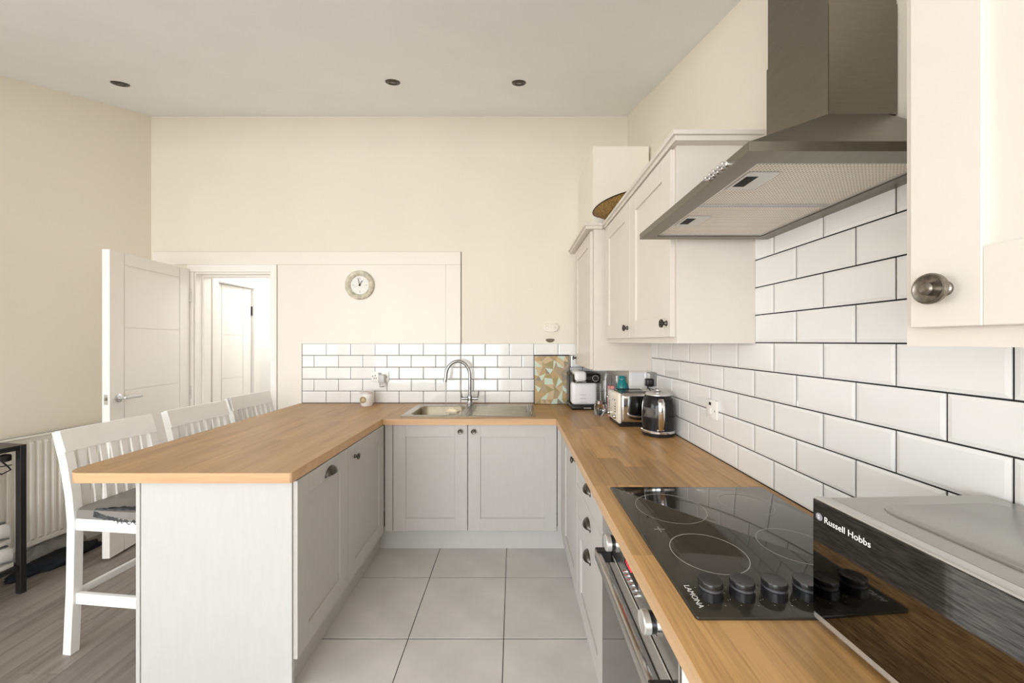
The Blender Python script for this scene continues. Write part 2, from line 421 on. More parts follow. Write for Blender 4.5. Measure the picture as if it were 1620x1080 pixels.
# joinery on the back wall: boxed board above and beside the doorway, architraves
bm = BM(); box(bm, -2.998, -.437, 3.058, YB, 2.0575, 2.165, .002); struct('trim_1', bm, panel_m)
bm = BM(); box(bm, -.561, -.437, 3.058, YB, 1.404, 2.0565, .002); struct('trim_2', bm, panel_m)
bm = BM(); box(bm, -1.757, -.5625, 3.062, YB, 1.403, 2.0565); box(bm, -1.958, -1.757, 3.062, YB, 0, 2.0565); struct('trim_3', bm, panel_m)
bm = BM()
box(bm, dx1, dx1+.05, 3.05, YB, 0, 2.0565, .004); box(bm, dx0-.05, dx1, 3.05, YB, dz, 2.0565, .004); box(bm, dx0-.05, dx0, 3.055, YB, 0, dz, .003)
box(bm, dx0, dx0+.012, YB, yh, 0, dz); box(bm, dx1-.012, dx1, YB, yh, 0, dz); box(bm, dx0+.012, dx1-.012, YB, yh, dz-.012, dz)
box(bm, dx0+.012, dx0+.026, YB+.06, yh-.02, 0, dz-.012, .002); box(bm, dx0+.026, dx1-.026, YB+.06, yh-.02, dz-.026, dz-.012, .002)
struct('trim_4', bm, gloss_w)
seam_m = mat('dark_seam', (.16, .14, .11), .9, var=.2)  # narrow dark strip laid in place of a gap beside the board
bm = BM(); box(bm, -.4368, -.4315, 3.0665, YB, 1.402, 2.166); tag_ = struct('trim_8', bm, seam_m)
bm = BM(); box(bm, -2.99, -.437, 3.064, YB, 2.165, 2.1675); struct('trim_9', bm, mat('soft_seam', (.42, .38, .31), .9))
bm = BM(); box(bm, -1.958, -.562, 3.0628, YB, 2.0562, 2.0578); box(bm, dx1+.0505, dx1+.0535, 3.0615, YB, .0, 2.0575); struct('trim_10', bm, MATS['soft_seam'])
bm = BM()
box(bm, -2.66, -2.64, 3.235, 3.31, 0, 2.03, .004); box(bm, -2.66, -2.64, 3.31, 3.765, 1.957, 2.03, .004); box(bm, -2.66, -2.64, 3.765, 3.84, 0, 2.03, .004)
struct('trim_5', bm, gloss_w)
bm = BM(); tube(bm, [(-2.652, 3.226, .02), (-2.652, 3.226, 1.2), (-2.65, 3.226, 1.55), (-2.652, 3.226, 1.97)], .006, 8); struct('trim_6', bm, gloss_w)
bm = BM()
for y0, y1 in ((YR, 0), (0, 3.04)):
    quadbox(bm, [(left_x(y0), y0, 0), (left_x(y0)+.018, y0, 0), (left_x(y1)+.018, y1, 0), (left_x(y1), y1, 0),
                 (left_x(y0), y0, .11), (left_x(y0)+.012, y0, .12), (left_x(y1)+.012, y1, .12), (left_x(y1), y1, .12)])
struct('baseboard_left', bm, gloss_w)

# ------------------------------------------------------------------ wall tiles (bevelled metro tiles, dark grout)
def tile_mesh(w, h, d=.007, bv=.0085):
    bm = BM(); b = min(bv, w*.3, h*.3)
    o = [(0, 0), (w, 0), (w, h), (0, h)]; i = [(b, b), (w-b, b), (w-b, h-b), (b, h-b)]
    A = [bm.verts.new((x, 0, z)) for x, z in o]; B = [bm.verts.new((x, -d*.72, z)) for x, z in o]; C = [bm.verts.new((x, -d, z)) for x, z in i]
    for P, Q in ((A, B), (B, C)):
        for k in range(4): bm.faces.new((P[k], P[(k+1) % 4], Q[(k+1) % 4], Q[k]))
    bm.faces.new(C); bm.faces.new(A)
    me = finish(bm, 'tile', .02); me.materials.append(tile_m)
    return me
TM = {}
def tile(parent, u0, u1, z0, z1, place):
    w, h = round(u1-u0, 4), round(z1-z0, 4)
    if w < .006 or h < .006: return
    if (w, h) not in TM: TM[(w, h)] = tile_mesh(w, h)
    o = bpy.data.objects.new('tile', TM[(w, h)]); link(o, parent); place(o, u0, u1, z0)
def tile_field(parent, u0, u1, z0, z1, pu, pz, top, phases, place, g=.0032):
    """rows counted from `top` downwards; phases give the joint of each alternate row"""
    r = -8
    while top-r*pz > z0:
        zt_, zb = min(z1, top-r*pz-g/2), max(z0, top-(r+1)*pz+g/2)
        if zt_ > zb+.004 and zt_ <= z1+1e-6:
            ph = phases[r % 2]; kx = math.floor((u0-ph)/pu)
            while ph+kx*pu < u1:
                a, b = max(u0, ph+kx*pu+g/2), min(u1, ph+(kx+1)*pu-g/2)
                if b > a: tile(parent, a, b, zb, zt_, place)
                kx += 1
        r += 1
FB, FR = 3.067, .900            # planes on which tile backs sit
def on_back(o, u0, u1, z0): o.location = (u0, FB, z0)
def on_right(o, u0, u1, z0): o.location = (FR, u1, z0); o.rotation_euler = (0, 0, R(-90))
WT = .9085                       # worktop level
bm = BM(); box(bm, -1.756, .775, FB-.003, YB, WT-.03, 1.401)
bp_ = part('grout', bm, grout_m, wall_back)
pz = (1.401-WT)/5
sc = 190.6
tile_field(wall_back, -1.752, -.5645, WT+.001, 1.401, .2023, pz, 1.401+.0016, ((515.6-812)/sc, (496.4-812)/sc), on_back, .0042)
tile_field(wall_back, -.4335, .775, WT+.001, 1.401, .2023, pz, 1.401+.0016, ((767.6-812)/sc, (748.6-812)/sc), on_back, .0042)
tile_field(wall_back, -.556, -.4385, WT+.001, 1.401, 5, pz, 1.401+.0016, (-.5576, -.5576), on_back, .0042)
bm = BM(); box(bm, -.5625, -.5585, FB-.009, FB-.003, WT+.001, 1.403); part('tile_trim', bm, white_m, wall_back)
# right wall: full run below eye height, plus the area behind the hood
bm = BM(); box(bm, FR-.003, .9249, -.30, 2.47, WT-.03, 1.4145); box(bm, FR-.003, .9249, .50, 1.385, 1.4145, 1.86)
part('grout', bm, grout_m, wall_right)
tile_field(wall_right, -.25, 2.466, WT+.001, 1.4145, .2023, .1012, 1.4155, (.6595, .6595+.1012), on_right, .004)
tile_field(wall_right, .50, 1.385, 1.4165, 1.82, .2023, .1012, 1.4155, (.6595, .6595+.1012), on_right, .004)
# corner boxing, tiled on its face
bm = BM(); box(bm, .776, .896, 2.470, YB-.003, WT, 1.231); bx_ = struct('trim_7', bm, panel_m)
def on_boxing(o, u0, u1, z0): o.location = (u0, 2.470, z0)
for q in range(4): tile(bx_, .782, .875, 1.2165-.1012*(q+1)+.002+.03*0, 1.2165-.1012*q-.002, on_boxing) if 1.2165-.1012*(q+1) > WT else None
tile(bx_, .878, .894, 1.1165, 1.214, on_boxing)

# ------------------------------------------------------------------ cabinetry helpers
def frame_map(origin, face):
    """u along the front, v up, w out of the front; face in '-y','+x','-x'"""
    ox, oy, oz = origin
    if face == '-y': return lambda u, v, w: (ox+u, oy-w, oz+v)
    if face == '+x': return lambda u, v, w: (ox+w, oy+u, oz+v)
    return lambda u, v, w: (ox-w, oy+u, oz+v)
def fbox(bm, F, u0, u1, v0, v1, w0, w1, bev=0, seg=1):
    a = F(u0, v0, w0); b = F(u1, v1, w1)
    return box(bm, a[0], b[0], a[1], b[1], a[2], b[2], bev, seg)
def shaker(parent, F, W, H, m, name='door', t=.018, st=.083, rail=.083, rec=.009):
    bm = BM(); bv = .0012
    fbox(bm, F, 0, st, 0, H, 0, t, bv); fbox(bm, F, W-st, W, 0, H, 0, t, bv)
    fbox(bm, F, st, W-st, 0, rail, 0, t-.0004, bv); fbox(bm, F, st, W-st, H-rail, H, 0, t-.0004, bv)
    d = part(name, bm, m, parent, True)
    bm = BM(); fbox(bm, F, st-.004, W-st+.004, rail-.004, H-rail+.004, .001, t-rec); part('door_panel', bm, m, d, True)
    return d
def knob(parent, F, u, v, w0, m=None, r=.0165, s=1.0):
    p0 = Vector(F(u, v, w0)); ax = Vector(F(u, v, w0+1))-p0
    bm = BM()
    prof = [(0, 0), (.0105, 0), (.0105, .003), (.0075, .006), (.0065, .011), (.010, .015), (r*.97, .018), (r, .0215), (r*.95, .024), (r*.86, .0245), (r*.80, .0235),
            (r*.42, .0225), (r*.40, .0265), (r*.30, .028), (0, .0285)]
    lathe(bm, [(a*s, h*s) for a, h in prof], p0, ax, 28)
    return part('knob', bm, m or bronze_m, parent, True)
def cup(parent, F, u, v, w0, a=.047, b=.036, c=.026):
    bm = BM(); nt_, nf = 18, 8; g = []
    for q in (1.0, .93):
        g.append([[bm.verts.new(F(u+a*q*math.cos(math.pi*i/nt_), v+b*q*max(math.sin(math.pi*i/nt_), .0)*math.cos(math.pi/2*j/nf), w0+c*q*math.sin(math.pi*i/nt_)*math.sin(math.pi/2*j/nf))) for j in range(nf+1)] for i in range(nt_+1)])
    for G in g:
        for i in range(nt_):
            for j in range(nf): bm.faces.new((G[i][j], G[i+1][j], G[i+1][j+1], G[i][j+1]))
    for i in range(nt_):
        bm.faces.new((g[0][i][nf], g[0][i+1][nf], g[1][i+1][nf], g[1][i][nf]))
    bmesh.ops.remove_doubles(bm, verts=bm.verts, dist=1e-5)
    bm.faces.ensure_lookup_table()
    fbox(bm, F, u-a-.004, u-a+.006, v-.006, v+.004, w0, w0+.005, .0015); fbox(bm, F, u+a-.006, u+a+.004, v-.006, v+.004, w0, w0+.005, .0015)
    return part('cup_handle', bm, bronze_m, parent, True)
def carcass(parent, x0, x1, y0, y1, z0, z1, m, open_top=False, t=.016, front=None):
    bm = BM()
    box(bm, x0, x0+t, y0, y1, z0, z1); box(bm, x1-t, x1, y0, y1, z0, z1); box(bm, x0+t, x1-t, y0, y0+t, z0, z1) if front != '-y' else None
    box(bm, x0+t, x1-t, y1-t, y1, z0, z1); box(bm, x0+t, x1-t, y0+(0 if front == '-y' else t), y1-t, z0, z0+t)
    if not open_top: box(bm, x0+t, x1-t, y0+(0 if front == '-y' else t), y1-t, z1-t, z1)
    return part('carcass', bm, m, parent, True)

# ------------------------------------------------------------------ worktops, each stave a piece
def worktop(name, label, outline, hole, axis, sw, slen, m_top, m_edge, rnd):
    cx = sum(p[0] for p in outline)/len(outline); cy = sum(p[1] for p in outline)/len(outline)
    t = thing(name, label, 'worktop', (cx, cy, WT-.04))
    xs = [p[0] for p in outline]; ys = [p[1] for p in outline]; x0, x1, y0, y1 = min(xs), max(xs), min(ys), max(ys)
    bm = BM()
    if hole:
        hx0, hx1, hy0, hy1 = hole
        for r in ((x0, hx0, y0, y1), (hx1, x1, y0, y1), (hx0, hx1, y0, hy0), (hx0, hx1, hy1, y1)): box(bm, *r, WT-.04, WT-.0015)
    else: prism(bm, outline, WT-.04, WT-.0015)
    part('core', bm, m_edge, t, True)
    rr = random.Random(rnd); g = .0002
    a0, a1, b0, b1 = (y0, y1, x0, x1) if axis == 1 else (x0, x1, y0, y1)
    n = round((b1-b0)/sw)
    for i in range(n):
        lo, hi = b0+(b1-b0)*i/n, b0+(b1-b0)*(i+1)/n
        a = a0-rr.uniform(0, slen)
        while a < a1:
            L = slen*rr.uniform(.7, 1.3)
            s0, s1 = max(a, a0), min(a+L, a1); a += L
            if s1-s0 < .02: continue
            q = (lo+g, hi-g, s0+g, s1-g) if axis == 1 else (s0+g, s1-g, lo+g, hi-g)
            rects = [q]
            if hole and q[0] < hx1 and q[1] > hx0 and q[2] < hy1 and q[3] > hy0:
                rects = [r for r in ((q[0], min(q[1], hx0), q[2], q[3]), (max(q[0], hx1), q[1], q[2], q[3]),
                                     (max(q[0], hx0), min(q[1], hx1), q[2], min(q[3], hy0)), (max(q[0], hx0), min(q[1], hx1), max(q[2], hy1), q[3])) if r[1]-r[0] > .003 and r[3]-r[2] > .003]
            for r in rects:
                p = clip_convex([(r[0], r[2]), (r[1], r[2]), (r[1], r[3]), (r[0], r[3])], outline)
                if p and area2(p) > 2e-5:
                    bm = BM(); prism(bm, p, WT-.0015, WT); part('stave', bm, m_top, t, True)
    return t
HX0, HX1, HY0, HY1 = -.725, -.358, 2.535, 2.905        # sink cut-out
worktop('worktop', 'long pale oak worktop of the peninsula with rounded near corner and chair overhang', rrect(-1.765, -.8635, 1.434, 3.058, [.075, .012, .001, .001], 8), None, 1, .0752, .62, oak_p, edge_x, 3)
worktop('worktop', 'short oak worktop along the back wall that holds the steel sink', [(-.8625, 2.434), (.2835, 2.434), (.2835, 3.058), (-.8625, 3.058)], (HX0, HX1, HY0, HY1), 0, .078, .6, oak_x, edge_x, 5)
worktop('worktop', 'right hand oak worktop with wide staves under hob, kettle and microwave', [(.2845, -.30), (.8925, -.30), (.8925, 3.058), (.2845, 3.058)], None, 1, .0869, .42, oak_y, edge_y, 11)

# ------------------------------------------------------------------ peninsula cabinets
ZD0, ZD1 = .153, .864
t = thing('end_panel', 'tall pale grey panel closing the near end of the peninsula', 'panel', (-1.177, 1.471, 0))
bm = BM(); box(bm, -1.478, -.8785, 1.462, 1.480, 0, .8684, .0012); part('panel', bm, endp_m, t, True)
t = thing('back_panel', 'long pale grey panel behind the peninsula cabinets, facing the bar chairs', 'panel', (-1.486, 2.25, 0))
bm = BM(); box(bm, -1.494, -1.4785, 1.458, 3.05, 0, .8684, .001); part('panel', bm, endp_m, t, True)
t = thing('base_cabinet', 'grey peninsula cabinet nearest the camera whose door has a cup handle', 'cabinet', (-1.17, 1.70, 0))
carcass(t, -1.476, -.880, 1.4815, 1.9170, .15, .868, carc_m)
F = frame_map((-.878, 1.469, ZD0), '+x'); d = shaker(t, F, .449, ZD1-ZD0, cab_m); cup(d, F, .264, .648, .018)
t = thing('base_cabinet', 'grey peninsula cabinet beside the inner corner whose door has a round knob', 'cabinet', (-1.17, 2.19, 0))
carcass(t, -1.476, -.880, 1.9180, 2.46, .15, .868, carc_m)
F = frame_map((-.878, 1.922, ZD0), '+x'); d = shaker(t, F, .528, ZD1-ZD0, cab_m); knob(d, F, .078, ZD1-ZD0-.066, .018)
bm = BM(); box(bm, -.930, -.914, 1.4815, 2.53, 0, .1495); tag(part('plinth', bm, cab_m), 'recessed grey plinth running along the foot of the peninsula cabinets', 'plinth')
# back run
t = thing('base_cabinet', 'grey double cabinet under the sink with two shaker doors', 'cabinet', (-.256, 2.76, 0))
carcass(t, -.8055, .2935, 2.4835, 3.05, .15, .868, carc_m, True, front='-y')
F = frame_map((-.803, 2.483, ZD0), '-y'); d = shaker(t, F, .4955, ZD1-ZD0, cab_m); knob(d, F, .4955-.046, ZD1-ZD0-.043, .018)
F = frame_map((-.303, 2.483, ZD0), '-y'); d = shaker(t, F, .5935, ZD1-ZD0, cab_m); knob(d, F, .038, ZD1-ZD0-.043, .018)
bm = BM(); box(bm, -.8600, -.8075, 2.468, 2.482, .15, .868); tag(part('corner_post', bm, cab_m), 'narrow grey filler strip left of the sink doors, at the peninsula corner', 'filler')
bm = BM(); box(bm, .2965, .3240, 2.470, 2.482, .15, .868); tag(part('corner_post', bm, cab_m), 'narrow grey filler strip right of the sink doors', 'filler')
bm = BM(); box(bm, -.9135, .3675, 2.531, 2.547, 0, .1495); tag(part('plinth', bm, endp_m), 'pale grey plinth below the sink doors', 'plinth')
# right run
t = thing('base_cabinet', 'narrow grey cabinet with one knob between sink corner and drawers', 'cabinet', (.61, 2.14, 0))
carcass(t, .3345, .888, 1.8235, 2.325, .15, .868, carc_m)
F = frame_map((.333, 1.827, ZD0), '-x'); d = shaker(t, F, .497, ZD1-ZD0, cab_m); knob(d, F, .04, ZD1-ZD0-.043, .018)
bm = BM(); box(bm, .320, .3335, 2.3275, 2.468, .15, .868); part('filler', bm, cab_m, t, True)
t = thing('drawer_unit', 'grey unit of three drawers with cup handles left of the oven', 'cabinet', (.61, 1.56, 0))
carcass(t, .3345, .888, 1.297, 1.8220, .15, .868, carc_m)
for z0, z1 in ((.722, ZD1), (.577, .719)):
    F = frame_map((.333, 1.299, z0), '-x'); bm = BM(); fbox(bm, F, 0, .521, 0, z1-z0, 0, .018, .0015)
    d = part('drawer', bm, cab_m, t, True); cup(d, F, .245, (z1-z0)*.5, .018, .042, .032, .024)
F = frame_map((.333, 1.299, ZD0), '-x'); d = shaker(t, F, .521, .421, cab_m, 'drawer'); cup(d, F, .245, .36, .018, .042, .032, .024)
t = thing('base_cabinet', 'white faced cabinet below the microwave, right of the oven', 'cabinet', (.61, .40, 0))
carcass(t, .3345, .888, .10, .692, .15, .868, carc_m)
F = frame_map((.333, .102, ZD0), '-x'); shaker(t, F, .588, ZD1-ZD0, gloss_w)
bm = BM(); box(bm, .368, .384, .10, 2.53, 0, .1495); tag(part('plinth', bm, endp_m), 'plinth along the foot of the right hand cabinets and oven', 'plinth')

# ------------------------------------------------------------------ oven
t = thing('oven', 'built-in steel oven with black glass door below the hob', 'oven', (.61, .995, .15))
oy0, oy1 = .697, 1.293
bm = BM(); box(bm, .3345, .87, oy0, oy1, .151, .866); part('body', bm, carc_m, t, True)
bm = BM(); box(bm, .313, .334, oy0, oy1, .755, .864, .002); cp = part('control_panel', bm, oven_m, t, True)
bm = BM(); box(bm, .3115, .334, oy0, oy1, .157, .748, .002); dr = part('door', bm, oven_m, t, True)
bm = BM(); box(bm, .3085, .3115, oy0+.02, oy1-.02, .19, .70, .001); part('door_glass', bm, blackg, dr, True)
bm = BM(); hx, hz = .262, .755
box(bm, hx, hx+.018, .70, 1.19, hz-.034, hz-.002, .004, 2)
hd = part('handle', bm, oven_m, dr, True)
bm = BM(); box(bm, hx+.002, .3115, 1.165, 1.195, hz-.036, hz, .003); part('handle_bracket', bm, blackp, hd if False else dr, True)
bm = BM(); box(bm, hx+.002, .3115, .698, .728, hz-.036, hz, .003); part('handle_bracket', bm, blackp, dr, True)
for yk in (1.125, .808):
    bm = BM(); lathe(bm, [(.026, 0), (.026, .006), (.0235, .007)], (.313, yk, .806), (-1, 0, 0), 28); kb = part('dial', bm, chrome_m, cp, True)
    bm = BM(); lathe(bm, [(.022, .007), (.022, .017)], (.313, yk, .806), (-1, 0, 0), 28)
    part('dial_grip', bm, blackp, cp, True)
    bm = BM(); lathe(bm, [(.0235, .017), (.0235, .030), (.021, .0325), (.019, .0315), (0, .031)], (.313, yk, .806), (-1, 0, 0), 28)
    part('dial_cap', bm, silverp, cp, True)
bm = BM(); box(bm, .3122, .3135, .925, 1.035, .793, .842, .0006); part('display', bm, blackg, cp, True)
lettering('12:58', .024, (.312-.60-.0006+.0 -.01 if False else .3118-.61, 1.025-.995, .808-.15), (0, -1, 0), (0, 0, 1), redled, cp, 'display_digits')
for k in range(6):
    bm = BM(); cyl(bm, (.3132, 1.028-.0195*k, .779), (.306, 1.028-.0195*k, .779), .005, .0045, 12); part('button', bm, chrome_m, cp, True)

# ------------------------------------------------------------------ hob
t = thing('hob', 'black ceramic hob with four knobs set in the right worktop', 'hob', (.60, .979, WT))
bm = BM(); prism(bm, rrect(.336, .864, .676, 1.284, .006), WT, WT+.0055, .0018); hg = part('glass_top', bm, hobg, t, True)
def ring(cx, cy, r, w_=.0016, z=WT+.0056, seg=64):
    bm = BM(); lathe(bm, [(r-w_/2, 0), (r+w_/2, 0), (r+w_/2, .0002), (r-w_/2, .0002), (r-w_/2, 0)], (cx, cy, z-.0001), (0, 0, 1), seg, False)
    return part('cooking_zone', bm, hobline, t, True)
ring(.478, 1.123, .100, .001); ring(.468, .885, .085); ring(.700, .915, .082, .0012); ring(.725, 1.15, .075, .0008)
bm = BM()
for a in (0, 90):
    c, s = math.cos(R(a)), math.sin(R(a)); cx, cy = .394, .994
    prism(bm, [(cx+c*.014+s*.0008, cy+s*.014-c*.0008), (cx+c*.014-s*.0008, cy+s*.014+c*.0008), (cx-c*.014-s*.0008, cy-s*.014+c*.0008), (cx-c*.014+s*.0008, cy-s*.014-c*.0008)], WT+.0055, WT+.0057)
part('cross_mark', bm, hobline, t, True)
lettering('LAMONA', .0165, (.3535-.60, .766-.979, .0057), (0, -1, 0), (1, 0, 0), letter_m, t, ext=.0001, sx=.95)
for k, xk in enumerate((.392, .455, .519, .583)):
    yk = .733
    bm = BM(); lathe(bm, [(.0225, 0), (.0225, .017), (.0205, .0175)], (xk, yk, WT+.0055), (0, 0, 1), 32); kb = part('knob', bm, blackp, t, True)
    bm = BM(); lathe(bm, [(.0205, .0175), (.0205, .0235)], (xk, yk, WT+.0055), (0, 0, 1), 32); part('knob_ring', bm, MATS['knob_band'], kb, True)
    bm = BM(); lathe(bm, [(.0225, .0235), (.0225, .031), (.0215, .0333), (.018, .0327), (0, .0323)], (xk, yk, WT+.0055), (0, 0, 1), 32); part('knob_cap', bm, blackp, kb, True)
    bm = BM()
    for q in range(9):
        a = R(-60+q*37); px, py = xk+.031*math.cos(a), yk+.031*math.sin(a)
        box(bm, px-.0009, px+.0009, py-.0006, py+.0006, WT+.0055, WT+.0057)
    part('dial_marks', bm, hobline, kb, True)

# ------------------------------------------------------------------ sink and tap
t = thing('sink', 'stainless steel inset sink with bowl on the left and drainer', 'sink', (-.308, 2.74, WT))
n = 6
outer = rrect(-.77, .154, 2.4955, 2.985, .028, n); hole = rrect(HX0+.008, HX1-.008, HY0+.008, HY1-.008, .055, n)
outer2 = rrect(-.766, .150, 2.4995, 2.981, .026, n)
bm = BM(); zt_ = WT+.005
def loop(p, z): return [bm.verts.new((x, y, z)) for x, y in p]
def bridge(A, B):
    m_ = len(A)
    for k in range(m_): bm.faces.new((A[k], A[(k+1) % m_], B[(k+1) % m_], B[k]))
L = [loop(outer, WT+.0003), loop(outer, WT+.003), loop(outer2, zt_), loop(hole, zt_)]
for A, B in zip(L, L[1:]): bridge(A, B)
part('rim', bm, sink_m, t, True)
bm = BM()
def inset(p, d, cx=(HX0+HX1)/2, cy=(HY0+HY1)/2, w_=(HX1-HX0)/2, h_=(HY1-HY0)/2): return [(cx+(x-cx)*(1-d/w_), cy+(y-cy)*(1-d/h_)) for x, y in p]
L = [loop(hole, zt_), loop(inset(hole, .004), zt_-.006), loop(inset(hole, .012), zt_-.13), loop(inset(hole, .022), zt_-.152), loop(inset(hole, .045), zt_-.16)]
for A, B in zip(L, L[1:]): bridge(A, B)
bm.faces.new(L[-1])
bowl = part('bowl', bm, sink_m, t, True, 1.2)
bm = BM(); lathe(bm, [(0, 0), (.04, 0), (.04, .002), (.03, .003), (.028, .0015), (0, .001)], ((HX0+HX1)/2, 2.72, zt_-.16), (0, 0, 1), 24); part('waste', bm, chrome_m, bowl, True)
for k in range(8):
    y = 2.555+.046*k; bm = BM()
    prism(bm, rrect(-.285, .105, y-.006, y+.006, .0058, 4), zt_-.0005, zt_+.0025, .0022); part('drainer_ridge', bm, sink_m, t, True)
bm = BM(); tube(bm, [(.128, 2.53, zt_), (.128, 2.55, zt_+.004), (.128, 2.93, zt_+.004), (.128, 2.95, zt_)], .006, 8); part('raised_lip', bm, sink_m, t, True)
bm = BM(); prism(bm, rrect(-.336, -.322, 2.52, 2.905, .006), zt_-.0003, zt_+.003, .002); part('raised_lip', bm, sink_m, t, True)

t = thing('mixer_tap', 'chrome swan-neck kitchen tap with two lever handles behind the sink', 'tap', (-.347, 2.945, WT+.005))
bm = BM(); lathe(bm, [(.026, 0), (.026, .005), (.021, .012), (.019, .045), (.021, .06), (.016, .075), (.0125, .09)], (0, 0, 0), (0, 0, 1), 24); tb = part('body', bm, tapm, t)
pts = [(0, 0, .085), (0, 0, .15), (.0, 0, .215)]
r_ = .094
sxd = Vector((-1, -.12, 0)).normalized()
for k in range(0, 19):
    a = R(180*k/18*1.02); pts.append(tuple(sxd*(r_-r_*math.cos(a))+Vector((0, 0, .235+.115*math.sin(a)))))
pts.append(tuple(sxd*(2*r_+.006)+Vector((0, 0, .20)))); 
bm = BM(); tube(bm, pts, .013, 14); part('spout', bm, tapm, t)
bm = BM(); cyl(bm, tuple(sxd*(2*r_+.0058)+Vector((0, 0, .203))), tuple(sxd*(2*r_+.0078)+Vector((0, 0, .186))), .015, .015, 16); part('nozzle', bm, tapm, t)
for s in (-1, 1):
    bm = BM(); cyl(bm, (s*.012, 0, .052), (s*.066, 0, .052), .0115, .0115, 16); hb = part('handle', bm, tapm, t)
    bm = BM(); tube(bm, [(s*.06, 0, .055), (s*.066, 0, .075), (s*.072, -.004, .115)], [.006, .0055, .005], 10); part('lever', bm, tapm, hb)
bm = BM()
bmesh.ops.create_icosphere(bm, subdivisions=3, radius=1)
for v in bm.verts:
    d = v.co; k_ = 1+.18*math.sin(5*d.x+2)*math.cos(4*d.y)+.1*math.sin(9*d.z)
    v.co = Vector((d.x*.052*k_, d.y*.035*k_, max(d.z, -.55)*.022*k_))
bm.transform(Matrix.Translation((-.445, 2.70, zt_-.006)))
box(bm, -.47, -.42, 2.68, 2.72, zt_-.157, zt_-.014, .01)
tag(part('dish_brush', bm, spong_m), 'cream coloured dish brush standing in the sink bowl', 'brush')

# ------------------------------------------------------------------ cooker hood
t = thing('cooker_hood', 'brushed steel chimney cooker hood above the hob', 'hood', (.675, .994, 1.778))
hx0, hx1, hy0, hy1, hz0, hz1 = .444, .899, .694, 1.294, 1.778, 1.797
bm = BM()      # lip frame (open underneath) and sloping canopy
i0, i1, j0, j1 = hx0+.047, hx1-.052, hy0+.048, hy1-.036
for a in ((hx0, i0, hy0, hy1), (i1, hx1, hy0, hy1), (i0, i1, hy0, j0), (i0, i1, j1, hy1)): box(bm, *a, hz0, hz1)
lip = part('lip', bm, hoodb_m, t, True)
bm = BM(); cx0, cy0, cy1, cz = .757, .885, 1.103, 1.966
quadbox(bm, [(hx0+.001, hy0+.001, hz1), (hx1, hy0+.001, hz1), (hx1, hy1-.001, hz1), (hx0+.001, hy1-.001, hz1), (cx0, cy0, cz), (hx1, cy0, cz), (hx1, cy1, cz), (cx0, cy1, cz)])
part('canopy', bm, hood_m, t, True)
bm = BM(); ztop = ceil_z(cy0)
quadbox(bm, [(cx0, cy0, cz), (.923, cy0, cz), (.923, cy1, cz), (cx0, cy1, cz), (cx0, cy0, 2.23), (.923, cy0, 2.23), (.923, cy1, 2.23), (cx0, cy1, 2.23)])
bmesh.ops.bevel(bm, geom=[e for e in bm.edges if abs(e.verts[0].co.z-e.verts[1].co.z) > .1], offset=.0015, segments=2, affect='EDGES')
part('chimney', bm, chim_m, t, True)
bm = BM(); u_ = .003
quadbox(bm, [(cx0+u_, cy0+u_, 2.23), (.923, cy0+u_, 2.23), (.923, cy1-u_, 2.23), (cx0+u_, cy1-u_, 2.23), (cx0+u_, cy0+u_, ceil_z(cy0)-.001), (.923, cy0+u_, ceil_z(cy0)-.001), (.923, cy1-u_, ceil_z(cy1)-.001), (cx0+u_, cy1-u_, ceil_z(cy1)-.001)])
part('chimney_extension', bm, chim_m, t, True)
jm = .985
for (a, b_), yl in (((j0, jm-.002), .835), ((jm+.002, j1), 1.11)):
    bm = BM(); box(bm, i0+.001, i1-.001, a+.001, b_-.001, hz0+.006, hz0+.012); f_ = part('grease_filter', bm, filt_m, t, True)
    bm = BM()
    for q in ((i0+.001, i0+.007, a, b_), (i1-.007, i1-.001, a, b_), (i0+.007, i1-.007, a, a+.006), (i0+.007, i1-.007, b_-.006, b_)): box(bm, q[0], q[1], q[2], q[3], hz0+.003, hz0+.006)
    part('filter_frame', bm, silverp, f_, True)
    bm = BM(); box(bm, .505, .575, yl-.045, yl+.045, hz0+.0035, hz0+.006, .001); la = part('filter_latch', bm, silverp, f_, True)
    bm = BM(); box(bm, .512, .538, yl-.026, yl+.026, hz0+.0030, hz0+.0036); part('latch_slot', bm, dark_m, f_, True)
for k in range(5):
    bm = BM(); lathe(bm, [(.0062, 0), (.0062, .004), (.0048, .006), (.0055, .012), (.004, .014), (0, .0145)], (hx0, .765+.0165*k, hz0+.0095), (-1, 0, 0), 14); part('button', bm, chrome_m, lip, True)

# ------------------------------------------------------------------ wall cabinets
ZC = 2.143
t = thing('wall_cabinet', 'cream double wall cabinet between cooker hood and boiler cupboard', 'cabinet', (.75, 1.86, 1.413))
carcass(t, .604, .893, 1.360, 2.358, 1.413, ZC, cream_m)
for y0, wd, ku in ((1.372, .480, .035), (1.855, .488, .030)):
    F = frame_map((.603, y0, 1.437), '-x'); d = shaker(t, F, wd, ZC-.008-1.437, cream_m); knob(d, F, ku, .052, .018)
t = thing('wall_cabinet', 'deep cream corner cupboard that hangs lower than its neighbour', 'cabinet', (.71, 2.70, 1.232))
carcass(t, .519, .896, 2.3800, 3.04, 1.232, ZC, cream_m)
F = frame_map((.518, 2.394, 1.240), '-x'); d = shaker(t, F, .575, ZC-.008-1.240, cream_m); knob(d, F, .54, .05, .018)
t = thing('wall_cabinet', 'cream wall cabinet at the right edge with one large round knob', 'cabinet', (.75, .28, 1.413))
carcass(t, .609, .893, .0, .570, 1.413, 2.20, cream_m)
F = frame_map((.608, .01, 1.440), '-x'); d = shaker(t, F, .538, .752, cream_m, st=.084, rail=.10); knob(d, F, .494, .052, .018, mat('mid_pewter', (.26, .235, .205), .27, 1.0, var=.3, scale=120), r=.0215, s=1.0)  # this one knob has a lighter pewter tone than the others
